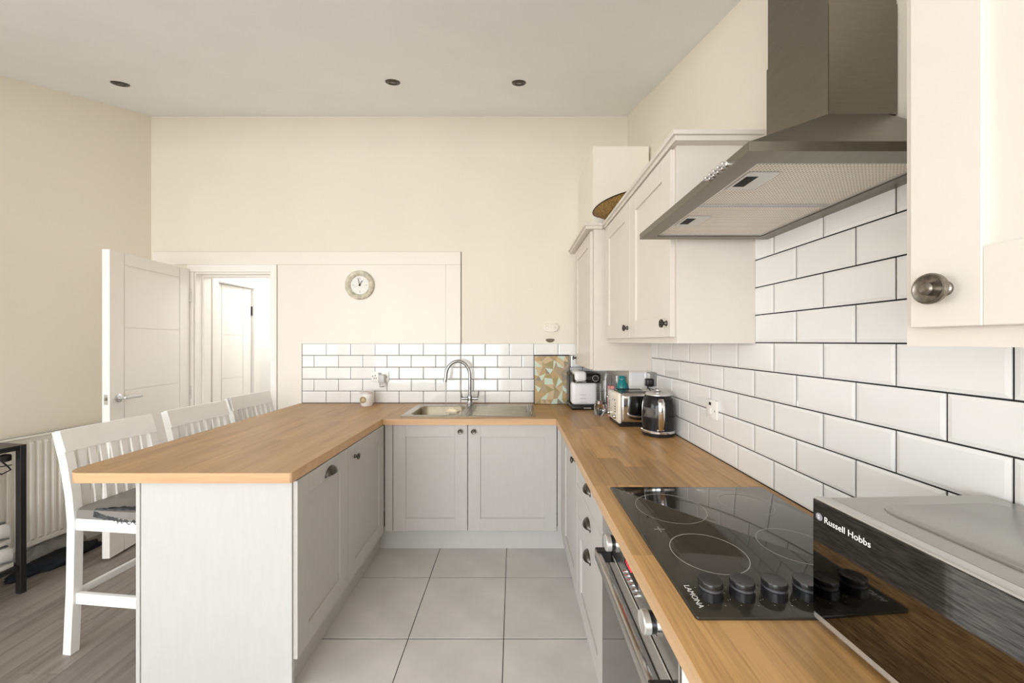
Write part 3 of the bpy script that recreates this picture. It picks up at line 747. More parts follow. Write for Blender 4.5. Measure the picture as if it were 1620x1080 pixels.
bm = BM(); box(bm, .545, .928, 2.520, 3.06, ZC+.0005, 2.756, .002); tag(part('duct_boxing', bm, cream2_m), 'tall ivory boxed duct standing on the corner cupboard', 'boxing')
def cornice(label, path):
    """two stepped strips following path (outer line), mitred by overlap"""
    bm = BM()
    for (x0, y0), (x1, y1), side in path:
        for k, (o_, z0, z1) in enumerate(((.010, ZC+.0004, ZC+.018), (0, ZC+.018, ZC+.034))):
            if side == 'x': box(bm, x0+o_, x0+.055, min(y0, y1)+(o_ if k == 0 else 0), max(y0, y1), z0, z1, .0005)
            else: box(bm, min(x0, x1), max(x0, x1), y0+o_, y0+.05, z0, z1, .0005)
    return tag(part('cornice', bm, cream_m), label, 'cornice')
cornice('stepped cream cornice along the top of the double wall cabinet', [((.572, 1.315), (.572, 2.352), 'x'), ((.6272, 1.315), (.90, 1.315), 'y')])
cornice('short cream cornice around the top of the corner cupboard', [((.456, 2.3535), (.456, 3.05), 'x'), ((.5112, 2.3535), (.5715, 2.3535), 'y')])
# shallow speckled bowl tilted on top of the cabinets
t = thing('wooden_bowl', 'shallow speckled brown bowl tilted on top of the wall cabinets', 'bowl', (.700, 2.305, ZC+.125))
Mt = Vector((0, 0, 1)).rotation_difference(Vector((-.17, .05, .985))).to_matrix().to_4x4()
bm = BM(); lathe(bm, [(0, -.078), (.05, -.076), (.12, -.05), (.175, -.012), (.198, .006), (.194, .009), (.115, -.038), (.05, -.064), (0, -.066)], (0, 0, 0), (0, 0, 1), 48); bm.transform(Mt); bo = part('bowl', bm, trayw, t)
bm = BM(); lathe(bm, [(.197, .004), (.203, .007), (.198, .012), (.193, .010), (.197, .004)], (0, 0, 0), (0, 0, 1), 48, False); bm.transform(Mt); part('rim', bm, trayr, t)

# ------------------------------------------------------------------ microwave
t = thing('microwave', 'silver and black microwave oven on the right worktop', 'microwave', (.545, .672, WT), R(2.6))
W, D, H0, H1 = .455, .335, .012, .231        # local: x back into wall, y towards the camera is negative
bm = BM(); box(bm, .030, D, -W, 0, H0, H1-.004, .003); bd = part('body', bm, mwtop, t)
bm = BM(); box(bm, 0, .028, -W, 0, H0-.002, H1, .006, 3); dr = part('door', bm, silverp, t)
bm = BM(); box(bm, -.0016, .002, -W+.006, -.003, H0+.012, H1-.003, .0012); part('door_glass', bm, mwglass, dr)
bm = BM(); prism(bm, rrect(.075, D-.03, -W+.04, -.04, .03, 6), H1-.0045, H1-.0015, .0025); part('top_pressing', bm, mwtop, bd)
lettering('Russell Hobbs', .0152, (-.0018, -.0262, H1-.0365), (0, -1, 0), (0, 0, 1), letter_m, dr, ext=.0002, sx=.93)
bm = BM(); lathe(bm, [(0, 0), (.0066, 0), (.0066, .0004), (0, .0004)], (-.0016, -.0165, H1-.031), (-1, 0, 0), 24); em = part('emblem', bm, tilegrey, dr)
lettering('S', .010, (-.0021, -.0136, H1-.0345), (0, -1, 0), (0, 0, 1), letter_m, dr, 'emblem_letter', ext=.0001)
for xx, yy in ((.03, -.03), (.03, -W+.03), (D-.03, -.03), (D-.03, -W+.03)):
    bm = BM(); cyl(bm, (xx, yy, 0), (xx, yy, H0+.002), .012, .014, 12); part('foot', bm, silverp, t)

# ------------------------------------------------------------------ kettle
t = thing('kettle', 'glossy black kettle with chrome handle beside the toaster', 'kettle', (.797, 2.03, WT))
bm = BM(); lathe(bm, [(0, 0), (.080, 0), (.084, .004), (.085, .018)], seg=40); part('base', bm, blackp, t)
bm = BM(); lathe(bm, [(.085, .018), (.0885, .021), (.0885, .030), (.086, .033)], seg=40); part('chrome_ring', bm, chrome_m, t)
bm = BM(); lathe(bm, [(.086, .033), (.086, .12), (.083, .165), (.077, .195), (.068, .215), (.064, .22)], seg=40); kb = part('body', bm, kett_m, t)
bm = BM(); lathe(bm, [(.066, .2185), (.066, .224), (.060, .232), (.03, .237), (0, .238)], seg=40); part('lid', bm, silverp, t)
bm = BM(); lathe(bm, [(.012, .236), (.022, .243), (.023, .250), (.018, .254), (0, .255)], seg=24); part('lid_knob', bm, chrome_m, t)
hdv = Vector((-.22, -.975, 0)).normalized()
def hp(out, z): return tuple(hdv*out+Vector((0, 0, z)))
sd = Vector((-hdv.y, hdv.x, 0))
def hring(tt):
    pr = [(.070, .200), (.098, .203), (.116, .19), (.122, .165), (.121, .13), (.114, .095), (.104, .065), (.092, .050), (.083, .052)][tt]
    w_ = [.013, .015, .016, .017, .017, .016, .015, .013, .011][tt]
    nx = Vector(hp(1, 0)); c = Vector(hp(*pr))
    pr0 = [(.07, .2), (.098, .203), (.116, .19), (.122, .165), (.121, .13), (.114, .095), (.104, .065), (.092, .050), (.083, .052)]
    a_ = Vector(hp(*pr0[max(tt-1, 0)])); b_ = Vector(hp(*pr0[min(tt+1, 8)])); tn = (b_-a_).normalized(); nn = tn.cross(sd).normalized()
    return [c+sd*w_*math.cos(2*math.pi*k/12)+nn*.0075*math.sin(2*math.pi*k/12) for k in range(12)]
bm = BM(); sweep_poly(bm, hring, range(9)); part('handle', bm, chrome_m, t)
bm = BM(); c = hp(.082, .042); bm.free()
bm = BM(); box(bm, -.018, .018, -.0015, .0015, -.004, .004, .001); bm.transform(Matrix.Translation(hp(.0868, .043)) @ Matrix.Rotation(math.atan2(hdv.y, hdv.x)+R(90), 4, 'Z')); part('name_plate', bm, chrome_m, t)
bm = BM()      # raised lattice of fine lines on the body left of the handle
for k in range(7):
    for s in (-1, 1):
        pts = []
        for q in range(7):
            ang = math.atan2(hdv.y, hdv.x)-R(38)+R(-14+4.6*k+s*(q-3)*4); z_ = .105+.0085*q
            pts.append((.0865*math.cos(ang), .0865*math.sin(ang), z_))
        tube(bm, pts, .0006, 4)
o = part('lattice_relief', bm, silverp, t)
sp = Vector((-hdv.x, -hdv.y, 0))
bm = BM(); sweep_poly(bm, lambda k: [tuple(sp*((.070, .088, .099)[k]+(-.02 if q in (2, 3) else 0))+Vector((-sp.y, sp.x, 0))*(-1 if q in (0, 3) else 1)*(.026, .018, .008)[k]+Vector((0, 0, (.175, .195, .212)[k]+(.008 if q in (2, 3) else 0)))) for q in range(4)], range(3)); part('spout', bm, kett_m, t)

# ------------------------------------------------------------------ toaster
t = thing('toaster', 'cream and chrome four slice toaster in the worktop corner', 'toaster', (.75, 2.325, WT))
tx0, tx1, ty0, ty1 = .628, .872, 2.203, 2.452
bm = BM(); box(bm, tx0+.008, tx1-.008, ty0+.008, ty1-.008, WT, WT+.024, .003); part('base', bm, blackp, t, True)
bm = BM(); box(bm, tx0+.018, tx1-.018, ty0, ty1, WT+.024, WT+.198, .016, 4); bd = part('body', bm, chrome_m, t, True)
for x0, x1 in ((tx0, tx0+.022), (tx1-.022, tx1)):
    bm = BM(); box(bm, x0, x1, ty0-.003, ty1+.003, WT+.020, WT+.201, .010, 3); e_ = part('end_panel', bm, creamt, t, True)
    if x0 == tx0: ep = e_
bm = BM(); box(bm, tx0+.03, tx1-.03, ty0+.022, ty1-.022, WT+.196, WT+.2005, .002); part('top_plate', bm, pewter_l, t, True)
for yy in (2.242, 2.292, 2.363, 2.413):
    bm = BM(); box(bm, tx0+.045, tx1-.045, yy-.014, yy+.014, WT+.199, WT+.2012); part('slot', bm, dark_m, t, True)
for yy in (2.262, 2.395):
    bm = BM(); box(bm, tx0-.020, tx0, yy-.016, yy+.016, WT+.150, WT+.160, .004, 2); part('lever', bm, chrome_m, ep, True)
    bm = BM(); lathe(bm, [(.014, 0), (.014, .006), (.011, .016), (0, .017)], (tx0, yy, WT+.052), (-1, 0, 0), 20); part('dial', bm, chrome_m, ep, True)
    for q in range(4):
        bm = BM(); box(bm, tx0-.005, tx0, yy-.010, yy+.010, WT+.078+.016*q, WT+.086+.016*q, .002); part('button', bm, chrome_m, ep, True)

# ------------------------------------------------------------------ coffee machine
t = thing('coffee_machine', 'white pod coffee machine with black head in the back corner', 'coffee machine', (.545, 2.88, WT))
def cm(x0, x1, y0, y1, z0, z1, *a): return box(BM(), .545+x0, .545+x1, 2.88+y0, 2.88+y1, WT+z0, WT+z1, *a)
part('base', cm(-.112, .100, -.135, .13, 0, .034, .012, 3), blackp, t, True)
part('back', cm(-.112, .095, -.02, .13, .034, .272, .02, 3), blackp, t, True)
part('front_body', cm(-.105, .085, -.118, -.015, .036, .205, .022, 4), whiteg, t, True)
hd = part('head', cm(-.100, .115, -.135, .10, .198, .272, .026, 4), blackp, t, True)
part('lid', cm(-.088, .002, -.150, .06, .215, .289, .022, 4), whiteg, hd, True)
bm = BM(); box(bm, .545-.085, .545-.002, 2.88-.152, 2.88-.13, WT+.205, WT+.217, .004); part('chrome_lip', bm, chrome_m, hd, True)
bm = BM(); lathe(bm, [(.020, 0), (.020, .004), (.016, .009), (0, .009)], (.545+.067, 2.745, WT+.237), (0, -1, 0), 24); dl = part('dial', bm, blackp, hd, True)
bm = BM(); lathe(bm, [(.0205, 0), (.023, 0), (.023, .002), (.0205, .002), (.0205, 0)], (.545+.067, 2.745, WT+.237), (0, -1, 0), 24, False); part('dial_ring', bm, silverp, hd, True)
part('base_plate', cm(-.02, .035, -.137, -.134, .010, .020), label_s, t, True)
for q in range(3): part('level_mark', cm(-.045, .01-.006*q, -.1187, -.1178, .055+.028*q, .0575+.028*q), tilegrey, t, True)

# corner clutter
t = thing('teal_bottle', 'small teal flask with teal cap behind the toaster', 'bottle', (.737, 2.495, WT))
bm = BM(); lathe(bm, [(0, 0), (.036, 0), (.0375, .01), (.0375, .20), (.034, .222), (.025, .245), (.022, .252)], seg=28); part('body', bm, teal_m, t)
bm = BM(); lathe(bm, [(.0235, .252), (.0235, .270), (.018, .278), (0, .279)], seg=28); part('cap', bm, teal_m, t)
def glassware(name, label, cat, x, y, prof, wall=.0025):
    bm = BM(); ins = [(max(r-wall, 0), max(h, wall+prof[0][1])) for r, h in prof]
    lathe(bm, [(0, 0)]+prof+list(reversed(ins))+[(0, wall)], (0, 0, 0), (0, 0, 1), 28, False); o = part(name, bm, glass_m); o.location = (x, y, WT); return tag(o, label, cat)
glassware('glass_carafe', 'tall clear glass carafe right beside the coffee machine', 'carafe', .667, 2.66, [(.040, 0), (.040, .20), (.034, .25), (.036, .275)])
glassware('glass_tumbler', 'tall narrow clear tumbler between carafe and teal flask', 'glass', .726, 2.585, [(.028, 0), (.033, .27)])
t = thing('glass_jar', 'small round glass jar with steel lid in front of the carafe', 'jar', (.600, 2.575, WT))
bm = BM(); lathe(bm, [(0, 0), (.026, 0), (.034, .02), (.036, .045), (.030, .07), (.024, .078)], seg=28); part('jar', bm, glass_m, t)
bm = BM(); lathe(bm, [(.026, .0785), (.0265, .098), (.02, .101), (0, .101)], seg=28); part('lid', bm, chrome_m, t)
bm = BM(); box(bm, .650, .688, 2.505, 2.545, WT, WT+.211, .002); tag(part('small_carton', bm, [red_m]), 'slim red and white carton peeping over the toaster', 'carton')

# glass chopping board with a geometric print, leaning on the back tiles
t = thing('chopping_board', 'glass board printed with gold and mint triangles leaning on back tiles', 'board', (.315, 3.02, WT), 0)
bw, bh = .292, .402
Mt = Matrix.Translation((0, -.012, 0)) @ Matrix.Rotation(R(-4.5), 4, 'X')
bm = BM(); box(bm, -bw/2, bw/2, -.003, .006, .0005, bh, .002); bm.transform(Mt); bd = part('board', bm, blackp, t)
rt = random.Random(21); nxg, nyg = 6, 8; P = {}
for i in range(nxg+1):
    for j in range(nyg+1):
        x = -bw/2+.006+(bw-.010)*i/nxg; z = .003+(bh-.012)*j/nyg
        if 0 < i < nxg: x += rt.uniform(-.019, .019)
        if 0 < j < nyg: z += rt.uniform(-.020, .020)
        P[i, j] = (x, -.0034, z)
pm = [mat('print_gold', (.46, .33, .17), .2), mat('print_sand', (.56, .44, .28), .2), mat('print_mint', (.56, .66, .54), .2), mat('print_grey', (.28, .24, .18), .2), mat('print_taupe', (.40, .31, .20), .2), mat('print_olive', (.35, .29, .14), .2)]
me = bpy.data.meshes.new('print'); vs = [P[k] for k in P]; ix = {k: n_ for n_, k in enumerate(P)}; fs = []
for i in range(nxg):
    for j in range(nyg):
        a, b, c, d = ix[i, j], ix[i+1, j], ix[i+1, j+1], ix[i, j+1]
        fs += [(a, b, c), (a, c, d)] if rt.random() < .5 else [(a, b, d), (b, c, d)]
me.from_pydata(vs, [], fs)
for m_ in pm: me.materials.append(m_)
for p in me.polygons: p.material_index = rt.choices(range(6), (3, 4, 2.6, 2, 3.2, 2))[0]
me.transform(Mt); pr = bpy.data.objects.new('printed_face', me); link(pr, t)

# candle burner
t = thing('wax_burner', 'white ceramic wax burner with round opening on the peninsula worktop', 'burner', (-1.170, 2.945, WT))
bm = BM(); lathe(bm, [(0, 0), (.040, 0), (.046, .012), (.049, .05), (.047, .088), (.044, .096), (.050, .103), (.052, .114), (.046, .114), (.042, .106), (0, .104)], seg=36); part('body', bm, burner_m, t)
hv = Vector((-.12, -.99, 0)).normalized(); cpt = hv*.0455+Vector((-.006, 0, .052))
bm = BM(); lathe(bm, [(0, 0), (.026, 0), (.026, .005), (.0225, .006), (.0215, .0045), (0, .004)], cpt, hv, 28); op = part('opening', bm, tan_m, t)
bm = BM(); lathe(bm, [(0, 0), (.013, 0), (.013, .001), (0, .001)], cpt+hv*.0045+Vector((.002, 0, .002)), hv, 20); part('pale_disc', bm, mat('pale_wax', (.55, .48, .3), .5), t)  # pale disc set inside the burner opening
bm = BM(); lathe(bm, [(0, .1042), (.041, .1045), (.041, .108), (0, .109)], seg=28); part('wax', bm, tan_m, t)

# ------------------------------------------------------------------ sockets, switches, clock, detector
t = thing('double_socket', 'white double socket on the back tiles with a plug-in freshener', 'socket', (-1.103, 3.059, 1.128))
bm = BM(); box(bm, -.073, .073, -.010, .0005, -.043, .043, .004, 2); pl = part('plate', bm, white_m, t)
for dx, dzz in ((-.040, .010), (-.048, -.012), (-.032, -.012), (.056, .0), (-.060, .004)):
    bm = BM(); box(bm, dx-.003, dx+.003, -.0106, -.0098, dzz-.005, dzz+.005); part('pin_hole', bm, dark_m, pl)
for dx in (-.008, .006): bm = BM(); box(bm, dx-.005, dx+.005, -.014, -.0098, .018, .034, .001); part('rocker_switch', bm, greyp, pl)
t2 = thing('air_freshener', 'plug-in air freshener hanging from the double socket', 'freshener', (-1.077, 3.048, 1.11))
bm = BM(); box(bm, -.026, .026, -.045, .0008, -.030, .040, .008, 3); part('housing', bm, mat('translucent_grey', (.52, .52, .52), .3), t2)
bm = BM(); lathe(bm, [(.018, -.030), (.021, -.036), (.021, -.060), (.016, -.064), (0, -.064)], (0, -.022, 0), (0, 0, 1), 20); part('oil_bottle', bm, glass_m, t2)
t = thing('fused_switch', 'white fused switch plate with black window on the right tiles', 'switch', (.893, 1.643, 1.118))
bm = BM(); box(bm, -.012, .0005, -.043, .043, -.043, .043, .004, 2); pl = part('plate', bm, white_m, t)
bm = BM(); box(bm, -.0128, -.0118, -.002, .016, .018, .031); part('indicator', bm, dark_m, pl)
bm = BM(); box(bm, -.017, -.0118, -.006, .016, -.022, .008, .002); part('rocker_switch', bm, white_m, pl)
bm = BM(); lathe(bm, [(0, 0), (.004, 0), (.004, .001), (0, .001)], (-.012, -.032, -.004), (-1, 0, 0), 12); part('screw', bm, chrome_m, pl)
t = thing('wall_socket', 'dark grey socket low in the tiled corner behind the kettle', 'socket', (.893, 2.335, 1.183))
bm = BM(); box(bm, -.010, .0005, -.043, .043, -.043, .043, .003, 2); part('plate', bm, greyp, t)
t = thing('mains_plug', 'black mains plug in the grey corner socket', 'plug', (.883, 2.335, 1.16))
bm = BM(); box(bm, -.045, -.0005, -.026, .026, -.026, .026, .010, 3); part('plug_body', bm, blackp, t)
bm = BM(); cyl(bm, (-.030, 0, -.024), (-.030, 0, -.036), .0045, .0045, 10); part('cord_grip', bm, blackp, t)
tag(part('mains_cable', tube(BM(), [(.853, 2.335, 1.123), (.868, 2.345, 1.118), (.8845, 2.375, 1.08), (.8845, 2.44, .97), (.8845, 2.448, .9125)], .0035, 8), blackp), 'black cable running down the tiled corner from the grey socket', 'cable')
t = thing('carbon_monoxide_alarm', 'small white oval alarm on the back wall above the board', 'alarm', ((872-812)/sc, YB, 1.42+(540-518)/sc))
t.location.y = YB
bm = BM(); p = rrect(-.061, .061, -.035, .035, .0345, 8); prism(bm, p, 0, .022, .005); bm.transform(Matrix.Rotation(R(90), 4, 'X')); al = part('body', bm, mat('alarm_cream', (.82, .765, .69), .4), t)
for dx, r_ in ((-.034, .015), (.032, .007), (-.002, .004)):
    bm = BM(); lathe(bm, [(r_-.002, 0), (r_, 0), (r_, .0015), (r_-.002, .0015), (r_-.002, 0)], (dx, -.0222, 0 if dx else .018), (0, -1, 0), 20, False); part('button', bm, mat('alarm_button', (.55, .5, .44), .5), al)
bm = BM(); bmesh.ops.create_uvsphere(bm, u_segments=20, v_segments=10, radius=1)
for v in bm.verts: v.co = Vector((v.co.x*.037, v.co.y*.008, v.co.z*.016-(abs(v.co.x)**2)*-.006))
bm.transform(Matrix.Translation(((870.5-812)/sc, YB-.002, 1.42+(540-538.5)/sc))); tag(part('oval_mark', bm, patch_m), 'small dark grey oval lump on the wall below the alarm', 'lump')  # dark oval mark on the wall, shaped as a flattened lump

t = thing('wall_clock', 'round wall clock with distressed cream frame showing two minutes to one', 'clock', ((569.5-812)/sc, 3.062, 1.42+(540-451)/sc))
def cl(prof, c=(0, 0, 0), seg=48, cap=True): return lathe(BM(), prof, c, (0, -1, 0), seg, cap)
part('frame', cl([(.118, 0), (.121, .008), (.119, .020), (.110, .027), (.098, .024), (.094, .026), (.086, .022), (.078, .014), (.076, .006), (.076, .0)], cap=False), clockf, t)
dial = part('dial', cl([(0, .001), (.0775, .001), (.0775, .006), (0, .006)]), clockw, t)
def hand(bm, ang, l0, l1, w0, z_):
    a = R(ang); d = Vector((math.sin(a), 0, math.cos(a))); s = Vector((d.z, 0, -d.x))
    q = [d*l0-s*w0, d*l1-s*w0*.6, d*l1+s*w0*.6, d*l0+s*w0]
    quadbox(bm, [tuple(p+Vector((0, -z_, 0))) for p in q]+[tuple(p+Vector((0, -z_-.001, 0))) for p in q])
    return bm
part('hour_hand', hand(BM(), 29, -.008, .043, .0026, .011), dark_m, t); part('minute_hand', hand(BM(), -14, -.010, .062, .0022, .013), dark_m, t)
part('second_hand', hand(BM(), 246, -.008, .055, .0007, .015), mat('grey_hand', (.3, .3, .3), .5), t)
bm = BM(); lathe(bm, [(.006, .006), (.006, .0165), (0, .017)], (0, 0, 0), (0, -1, 0), 16); part('spindle', bm, dark_m, t)
for a, l0 in ((0, .046), (90, .044), (180, .044), (270, .044)):
    part('hour_mark', hand(BM(), a, l0, .066, .0014, .0062), mat('mark_grey', (.22, .22, .2), .5) if a == 0 else MATS['mark_grey'], dial)
for a in range(30, 360, 30):
    if a % 90: part('hour_mark', hand(BM(), a, .062, .067, .0009, .0062), MATS['grey_hand'], dial)

# ------------------------------------------------------------------ doors
def ledged_door(parent, L, H, T, groove_u, groove_v, m):
    """leaf along local +x from 0 to L, thickness along y 0..T; five flush panels with recessed joints on both faces"""
    bm = BM(); d = .006; g = .008
    box(bm, 0, L, d, T-d, 0, H)
    us = [0, groove_u, L-groove_u, L]
    for f0, f1 in ((0, d), (T-d, T)):
        box(bm, 0, us[1]-g/2, f0, f1, 0, H); box(bm, us[2]+g/2, L, f0, f1, 0, H)
        box(bm, us[1]+g/2, us[2]-g/2, f0, f1, groove_v[0]+g/2, H)
        vs_ = [0]+sorted(groove_v); 
        for a, b in zip(vs_, vs_[1:]): box(bm, us[1]+g/2, us[2]-g/2, f0, f1, a+(g/2 if a else 0), b-g/2)
    return bm
GV = [1.915, 1.495, 1.075, .655, .235]
hinge = Vector((-2.677, 3.047, .0)); free = Vector((-2.612, 2.385, 0)); dv = (free-hinge); L_ = dv.length
t = thing('panel_door', 'open white panelled door swung into the room beside the radiator', 'door', hinge, math.atan2(dv.y, dv.x))
bm = ledged_door(None, L_, 2.0, .044, .10, GV, gloss_w); bm.transform(Matrix.Translation((0, -.044, .016))); lf = part('leaf', bm, gloss_w, t)
# local +y is the room side facing right; handles near the free edge
hz = 1.045
for s, y0 in ((1, 0.0), (-1, -.044)):
    bm = BM(); lathe(bm, [(0, 0), (.026, 0), (.026, .008), (.022, .011), (.012, .012), (.010, .045), (0, .046)], (L_-.058, y0, hz), (0, s, 0), 24); hh = part('handle', bm, chrome_m, lf)
    bm = BM(); box(bm, L_-.185, L_-.050, y0+s*.036, y0+s*.048, hz-.010, hz+.010, .004, 2); part('lever', bm, chrome_m, lf)
bm = BM(); box(bm, L_-.001, L_+.0012, -.034, -.010, hz-.035, hz+.030, .0005); lp = part('latch_plate', bm, chrome_m, lf)
bm = BM(); box(bm, L_, L_+.008, -.028, -.016, hz-.008, hz+.012, .002); part('latch_bolt', bm, pewter_l, lf)
for z_ in (.25, 1.0, 1.8):
    bm = BM(); cyl(bm, (-.004, .004, z_-.05), (-.004, .004, z_+.05), .0055, .0055, 10); part('hinge', bm, chrome_m, lf)
t = thing('hall_door', 'white panelled door seen through the doorway inside the hall', 'door', (-2.672, 3.757, .0), R(-95.5))
bm = ledged_door(None, .44, 1.94, .04, .10, [1.86, 1.47, 1.06, .65, .24], gloss_w); bm.transform(Matrix.Translation((0, -.042, .012))); lf = part('leaf', bm, gloss_w, t)
for z_ in (1.73, .3):
    bm = BM(); cyl(bm, (-.002, .003, z_-.045), (-.002, .003, z_+.045), .0065, .0065, 10); part('hinge', bm, blackm, lf)

# ------------------------------------------------------------------ ceiling downlights
nrm = Vector((0, .31, -1)).normalized()
for lab, x, y in (('leftmost recessed bronze ceiling spotlight, nearest the left wall', -2.53, 2.372), ('middle recessed bronze ceiling spotlight above the sink side of the peninsula', -.767, 2.345),
                  ('rightmost recessed bronze ceiling spotlight, nearest the right wall', .036, 2.356)):
    t = thing('ceiling_spotlight', lab, 'spotlight', (x, y, ceil_z(y)), 0, 'recessed ceiling spotlights')
    bm = BM(); lathe(bm, [(.034, 0), (.046, 0), (.046, .004), (.041, .007), (.036, .006), (.034, 0)], (0, 0, 0), nrm, 28, False); part('ring', bm, bronze_m, t)
    bm = BM(); lathe(bm, [(.034, .0), (.033, .006), (.026, .010), (.022, .003), (0, .002)], (0, 0, 0), nrm, 24, True); part('eyeball', bm, bronze_m, t)
    bm = BM(); lathe(bm, [(.0215, .0036), (0, .0034)], (0, 0, 0), nrm, 20, True); part('bulb', bm, greyp, t)

# ------------------------------------------------------------------ radiator on the left wall
wv = Vector((.14, 1, 0)).normalized(); nv = Vector((1, -.14, 0)).normalized()     # along the wall, and out of it
y0r, y1r = 1.35, 2.76
o0 = Vector((left_x(y0r), y0r, 0))
t = thing('radiator', 'long white panel radiator under the left wall', 'radiator', (o0.x, o0.y, 0), -math.atan2(.14, 1))
Lr = (y1r-y0r)*math.sqrt(1+.14**2)        # local y along the wall, local x out of the wall
zb, ztp = .133, .815
for x0, nm in ((.028, 'rear_panel'), (.085, 'front_panel')):
    bm = BM(); pit = .0335; nn_ = int(Lr/pit); prof = []
    for k in range(nn_):
        y = k*pit; prof += [(0, y), (0, y+.010), (.011, y+.0155), (.011, y+.028)]
    prof.append((0, nn_*pit))
    lo = [bm.verts.new((x0+a, y, zb+.045)) for a, y in prof]; hi = [bm.verts.new((x0+a, y, ztp-.04)) for a, y in prof]
    lo2 = [bm.verts.new((x0, y, zb+.03)) for a, y in prof]; hi2 = [bm.verts.new((x0, y, ztp-.025)) for a, y in prof]
    for A, B in ((lo, hi), (lo2, lo), (hi, hi2)):
        for k in range(len(A)-1): bm.faces.new((A[k], A[k+1], B[k+1], B[k]))
    box(bm, x0-.006, x0+.003, 0, nn_*pit, zb, zb+.03, .002); box(bm, x0-.006, x0+.003, 0, nn_*pit, ztp-.025, ztp, .002)
    me = bm; part(nm, bm, rad_m, t)
bm = BM(); box(bm, .018, .100, -.002, nn_*pit+.002, ztp+.0005, ztp+.012, .003)
for k in range(int(Lr/.03)): pass
tp = part('top_grille', bm, rad_m, t)
bm = BM()
for xx in (.040, .060): box(bm, xx, xx+.010, .02, nn_*pit-.02, ztp+.012, ztp+.0126)
part('grille_slots', bm, shoeg, tp)
for yy, nm in ((-.006, 'side_cover'), (nn_*pit+.002, 'side_cover')):
    bm = BM(); box(bm, .018, .098, yy, yy+.004, zb, ztp+.012, .001); part(nm, bm, rad_m, t)
bm = BM(); box(bm, 0, .022, .2, .24, .3, .7); box(bm, 0, .022, Lr-.24, Lr-.2, .3, .7); part('bracket', bm, rad_m, t)

# ------------------------------------------------------------------ bar chairs
t = thing('bar_chair', 'white slatted bar chair nearest the camera with torn grey seat', 'chair', (-1.812, 1.842, 0), R(-6), 'white bar chairs along the peninsula')
hw = .178       # half distance between posts
def post_pts(y): return [(-.192, y, 0), (-.176, y, .30), (-.170, y, .60), (-.182, y, .72), (-.208, y, .86), (-.250, y, 1.008)]
for s in (-1, 1):
    bm = BM(); bar(bm, post_pts(s*hw), .032, .040, (0, 1, 0)); part('rear_leg', bm, chair_m, t)
    bm = BM(); bar(bm, [(.200, s*(hw-.004), 0), (.200, s*(hw-.004), .60)], .034, .036, (0, 1, 0)); part('front_leg', bm, chair_m, t)
    bm = BM(); box(bm, -.156, .182, s*hw-.010, s*hw+.010, .228, .278, .003); part('stretcher', bm, chair_m, t)
    bm = BM(); box(bm, -.150, .182, s*hw-.014, s*hw+.010, .565, .618, .003); part('seat_rail', bm, chair_m, t)
bm = BM(); box(bm, -.178, -.160, -hw+.016, hw-.016, .255, .288, .003); part('stretcher', bm, chair_m, t)
bm = BM(); box(bm, .190, .210, -hw+.014, hw-.014, .20, .25, .003); part('foot_rail', bm, chair_m, t)
bm = BM(); box(bm, .190, .210, -hw+.014, hw-.014, .565, .618, .003); part('seat_rail', bm, chair_m, t)
bm = BM(); box(bm, -.182, -.162, -hw+.016, hw-.016, .565, .618, .003); part('seat_rail', bm, chair_m, t)
def railpoly(q):
    y = -hw-.016+2*(hw+.016)*q/8; bow = -.010*math.sin(math.pi*q/8)
    return [(-.218+bow, y, .918), (-.196+bow, y, .918), (-.228+bow, y, 1.012), (-.252+bow, y, 1.012)]
bm = BM(); sweep_poly(bm, railpoly, range(9)); part('top_rail', bm, chair_m, t)
for k in range(7):
    y = -.132+.044*k; bow = -.010*math.sin(math.pi*(y+hw)/(2*hw))
    bm = BM(); bar(bm, [(-.172, y, .612), (-.178+bow*.3, y, .70), (-.192+bow*.7, y, .82), (-.208+bow, y, .925)], .024, .011, (0, 1, 0)); part('slat', bm, chair_m, t)
bm = BM(); prism(bm, rrect(-.160, .222, -hw-.012, hw+.012, .02, 5), .6185, .660, .014); st_ = part('seat', bm, seat_m, t)
chair2 = copy_tree(t)
chair3 = copy_tree(t)
chair2.location = (-1.778, 2.325, 0); chair2['label'] = 'white slatted bar chair in the middle of the row of three'
chair3.location = (-1.812, 2.845, 0); chair3.rotation_euler = (0, 0, R(-6)); chair3['label'] = 'white slatted bar chair farthest away, beside the doorway'
# torn patch on the near chair only
bm = BM(); rt = random.Random(4); pts = []
N = 26
g = [[None]*6 for _ in range(N)]
for i in range(N):
    x = -.055+.26*i/(N-1)
    for j in range(6):
        v = j/5; y = -hw-.0125+(.012+.045*min(1, 1.5*i/N))*v
        z = .6615+.006*rt.random() if j > 1 else (.655 if j == 1 else .632-.016*rt.random()*min(1, 3*i/N)-.012*min(1, 2*i/N))
        yy = y-.0025 if j < 2 else y+.004*rt.uniform(-1, 1)
        g[i][j] = bm.verts.new((x+.003*rt.uniform(-1, 1), yy, z))
for i in range(N-1):
    for j in range(5): bm.faces.new((g[i][j], g[i+1][j], g[i+1][j+1], g[i][j+1]))
part('torn_lining', bm, torn_m, t, label='frayed black lining torn out of the seat edge')

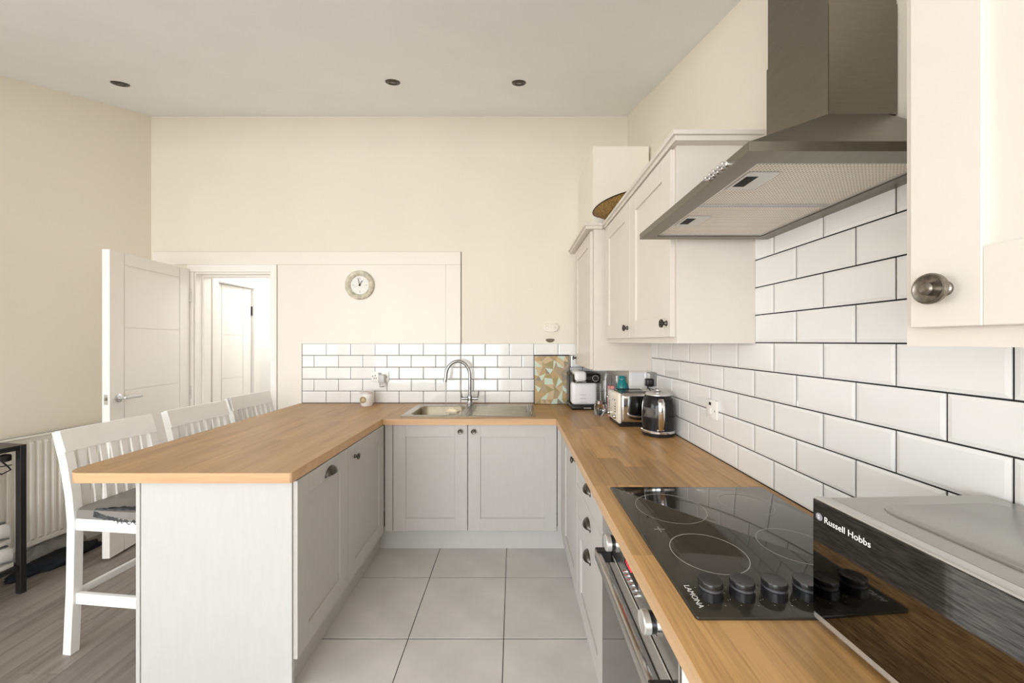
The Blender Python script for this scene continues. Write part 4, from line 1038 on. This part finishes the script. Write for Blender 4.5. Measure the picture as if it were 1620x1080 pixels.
# ------------------------------------------------------------------ narrow black rack with shoes, by the radiator
t = thing('shoe_rack', 'narrow black metal rack standing before the radiator at the left edge', 'rack', (-2.785, 2.085, 0), -math.atan2(.14, 1))
Lk, Dk, Hk = .85, .22, .835      # local: y from 0 towards the camera (negative), x from 0 towards the wall (negative)
for xx, yy in ((0, 0), (0, -Lk), (-Dk, 0), (-Dk, -Lk)):
    bm = BM(); box(bm, xx-.018, xx+.018, yy-.012, yy+.012, 0, Hk, .001); part('leg', bm, blackm, t)
bm = BM(); box(bm, -.010, .010, -Lk+.012, -.012, Hk-.026, Hk-.002); box(bm, -Dk-.010, -Dk+.010, -Lk+.012, -.012, Hk-.026, Hk-.002); box(bm, -Dk+.018, -.018, -.008, .008, Hk-.026, Hk-.002); box(bm, -Dk+.018, -.018, -Lk-.008, -Lk+.008, Hk-.026, Hk-.002); part('top_frame', bm, blackm, t)
bm = BM(); box(bm, -.010, .010, -Lk+.012, -.012, .135, .160); box(bm, -Dk-.010, -Dk+.010, -Lk+.012, -.012, .135, .160); box(bm, -Dk+.018, -.018, -.008, .008, .135, .160); box(bm, -Dk+.018, -.018, -Lk-.008, -Lk+.008, .135, .160); part('lower_frame', bm, blackm, t)
bm = BM(); box(bm, -Dk+.010, -.010, -Lk+.012, -.012, .140, .156); part('lower_shelf', bm, blackm, t)
bm = BM(); box(bm, -Dk-.018, .018, -Lk-.012, .012, Hk, Hk+.003, .0008); part('table_top', bm, mat('dark_brown_top', (.05, .04, .035), .4), t)
for k, dx in enumerate((-.046, -.050)):
    s = thing('trainer', ('white trainer lying on the low shelf of the black rack', 'white trainer piled on top of the other trainer on the rack')[k], 'shoe', (0, 0, 0), 0, 'white trainers on the black rack')
    M_ = Matrix.Translation(t.location) @ Matrix.Rotation(t.rotation_euler.z, 4, 'Z') @ Matrix.Translation((dx, -.020-.008*k, .1565+.1345*k))
    s.location = M_.to_translation(); s.rotation_euler = t.rotation_euler
    def sect(q, top):
        y = -.27*q/10; wq = [.030, .034, .036, .035, .034, .036, .041, .043, .041, .033, .018][q]; hq = [.085, .098, .10, .098, .095, .085, .072, .060, .052, .044, .030][q]
        z0, z1 = (.0, .026) if not top else (.026, .026+hq)
        out = []
        for k_ in range(10):
            a = 2*math.pi*k_/10; cz_ = (z0+z1)/2; hh_ = (z1-z0)/2
            xx = wq*(1.06 if not top else .96)*math.copysign(abs(math.cos(a))**(.35 if not top else .7), math.cos(a)); zz = cz_+hh_*math.copysign(abs(math.sin(a))**(.4 if not top else .7), math.sin(a))
            out.append((xx, y, zz))
        return out
    bm = BM(); sweep_poly(bm, lambda q: sect(q, False), range(11)); part('sole', bm, sole_m, s, ang=1)
    bm = BM(); sweep_poly(bm, lambda q: sect(q, True), range(11)); up = part('upper', bm, shoe_m, s, ang=1.2)
    bm = BM(); tube(bm, [(.036, -.01, .034), (.038, -.08, .052), (.036, -.14, .040)], .004, 6); part('side_stripe', bm, shoeg, s)
    bm = BM(); tube(bm, [(.020*math.cos(a_), -.055+.045*math.sin(a_), .122+.004*math.cos(2*a_)) for a_ in [2*math.pi*k_/16 for k_ in range(16)]], .006, 8, True); part('collar', bm, shoeg, s)
    bm = BM()
    for q in range(4): tube(bm, [(-.02, -.125-.016*q, .106-.011*q), (0, -.125-.016*q, .112-.011*q), (.02, -.125-.016*q, .106-.011*q)], .0025, 6)
    part('laces', bm, shoe_m, s)
tl = thing('extension_cable', 'black cable with plug hooked over the top rail of the black rack', 'cable', t.location, t.rotation_euler.z)
bm = BM(); tube(bm, [(-.20, -.05, .77), (-.15, -.04, .79), (-.10, -.03, .76), (-.055, -.022, .72), (-.035, -.02, .70), (-.08, -.03, .675), (-.13, -.035, .69), (-.17, -.04, .74), (-.2, -.05, .80), (-.205, -.05, .812)], .0038, 8); part('cord', bm, blackp, tl)
bm = BM(); tube(bm, [(-.205, -.045, .70), (-.12, -.04, .715), (-.06, -.03, .722), (-.03, -.02, .728)], .003, 8); part('cord', bm, blackp, tl)
bm = BM(); box(bm, -.075, -.030, -.050, -.014, .748, .790, .010, 2); part('plug_body', bm, blackp, tl)

# dark clothes and an added grey strip for the lit skirting on the floor under the radiator
def heap(name, label, cat, m, c, sx, sy, sz, rz, seed, cut=-.1, lump=.22):
    bm = BM(); bmesh.ops.create_icosphere(bm, subdivisions=4, radius=1); rr = random.Random(seed); ph = [rr.uniform(0, 6) for _ in range(6)]
    for v in bm.verts:
        d = v.co.copy(); k_ = 1+lump*math.sin(4*d.x+ph[0])*math.cos(5*d.y+ph[1])+.12*math.sin(9*d.y+ph[2])*math.cos(8*d.z+ph[3])+.06*math.sin(17*d.x+ph[4])*math.sin(15*d.y+ph[5])
        v.co = Vector((d.x*sx*k_, d.y*sy*k_, max(d.z*k_, cut)*sz))
    zmin = min(v.co.z for v in bm.verts)
    bm.transform(Matrix.Rotation(rz, 4, 'Z')); o = part(name, bm, m, ang=1.3); o.location = (c[0], c[1], c[2]-zmin)
    return tag(o, label, cat)
heap('dark_trousers', 'crumpled black trousers on the floor under the radiator', 'clothes', cloth_d, (-2.94, 2.38, 0), .085, .22, .055, R(-8), 3)
heap('navy_jacket', 'dark navy garment on the floor between trousers and open door', 'clothes', cloth_d, (-2.90, 2.74, 0), .075, .085, .085, R(-8), 8)
heap('skirting_stand_in', 'added light grey lump standing in for the lit skirting under the radiator', 'skirting', strip_g, (-3.076, 2.45, 0), .018, .17, .10, R(-8), 12, lump=.15)
heap('pink_scrap', 'small pinkish scrap on the floor beside the open door', 'scrap', pink_m, (-2.765, 2.57, 0), .025, .04, .045, 0, 15)
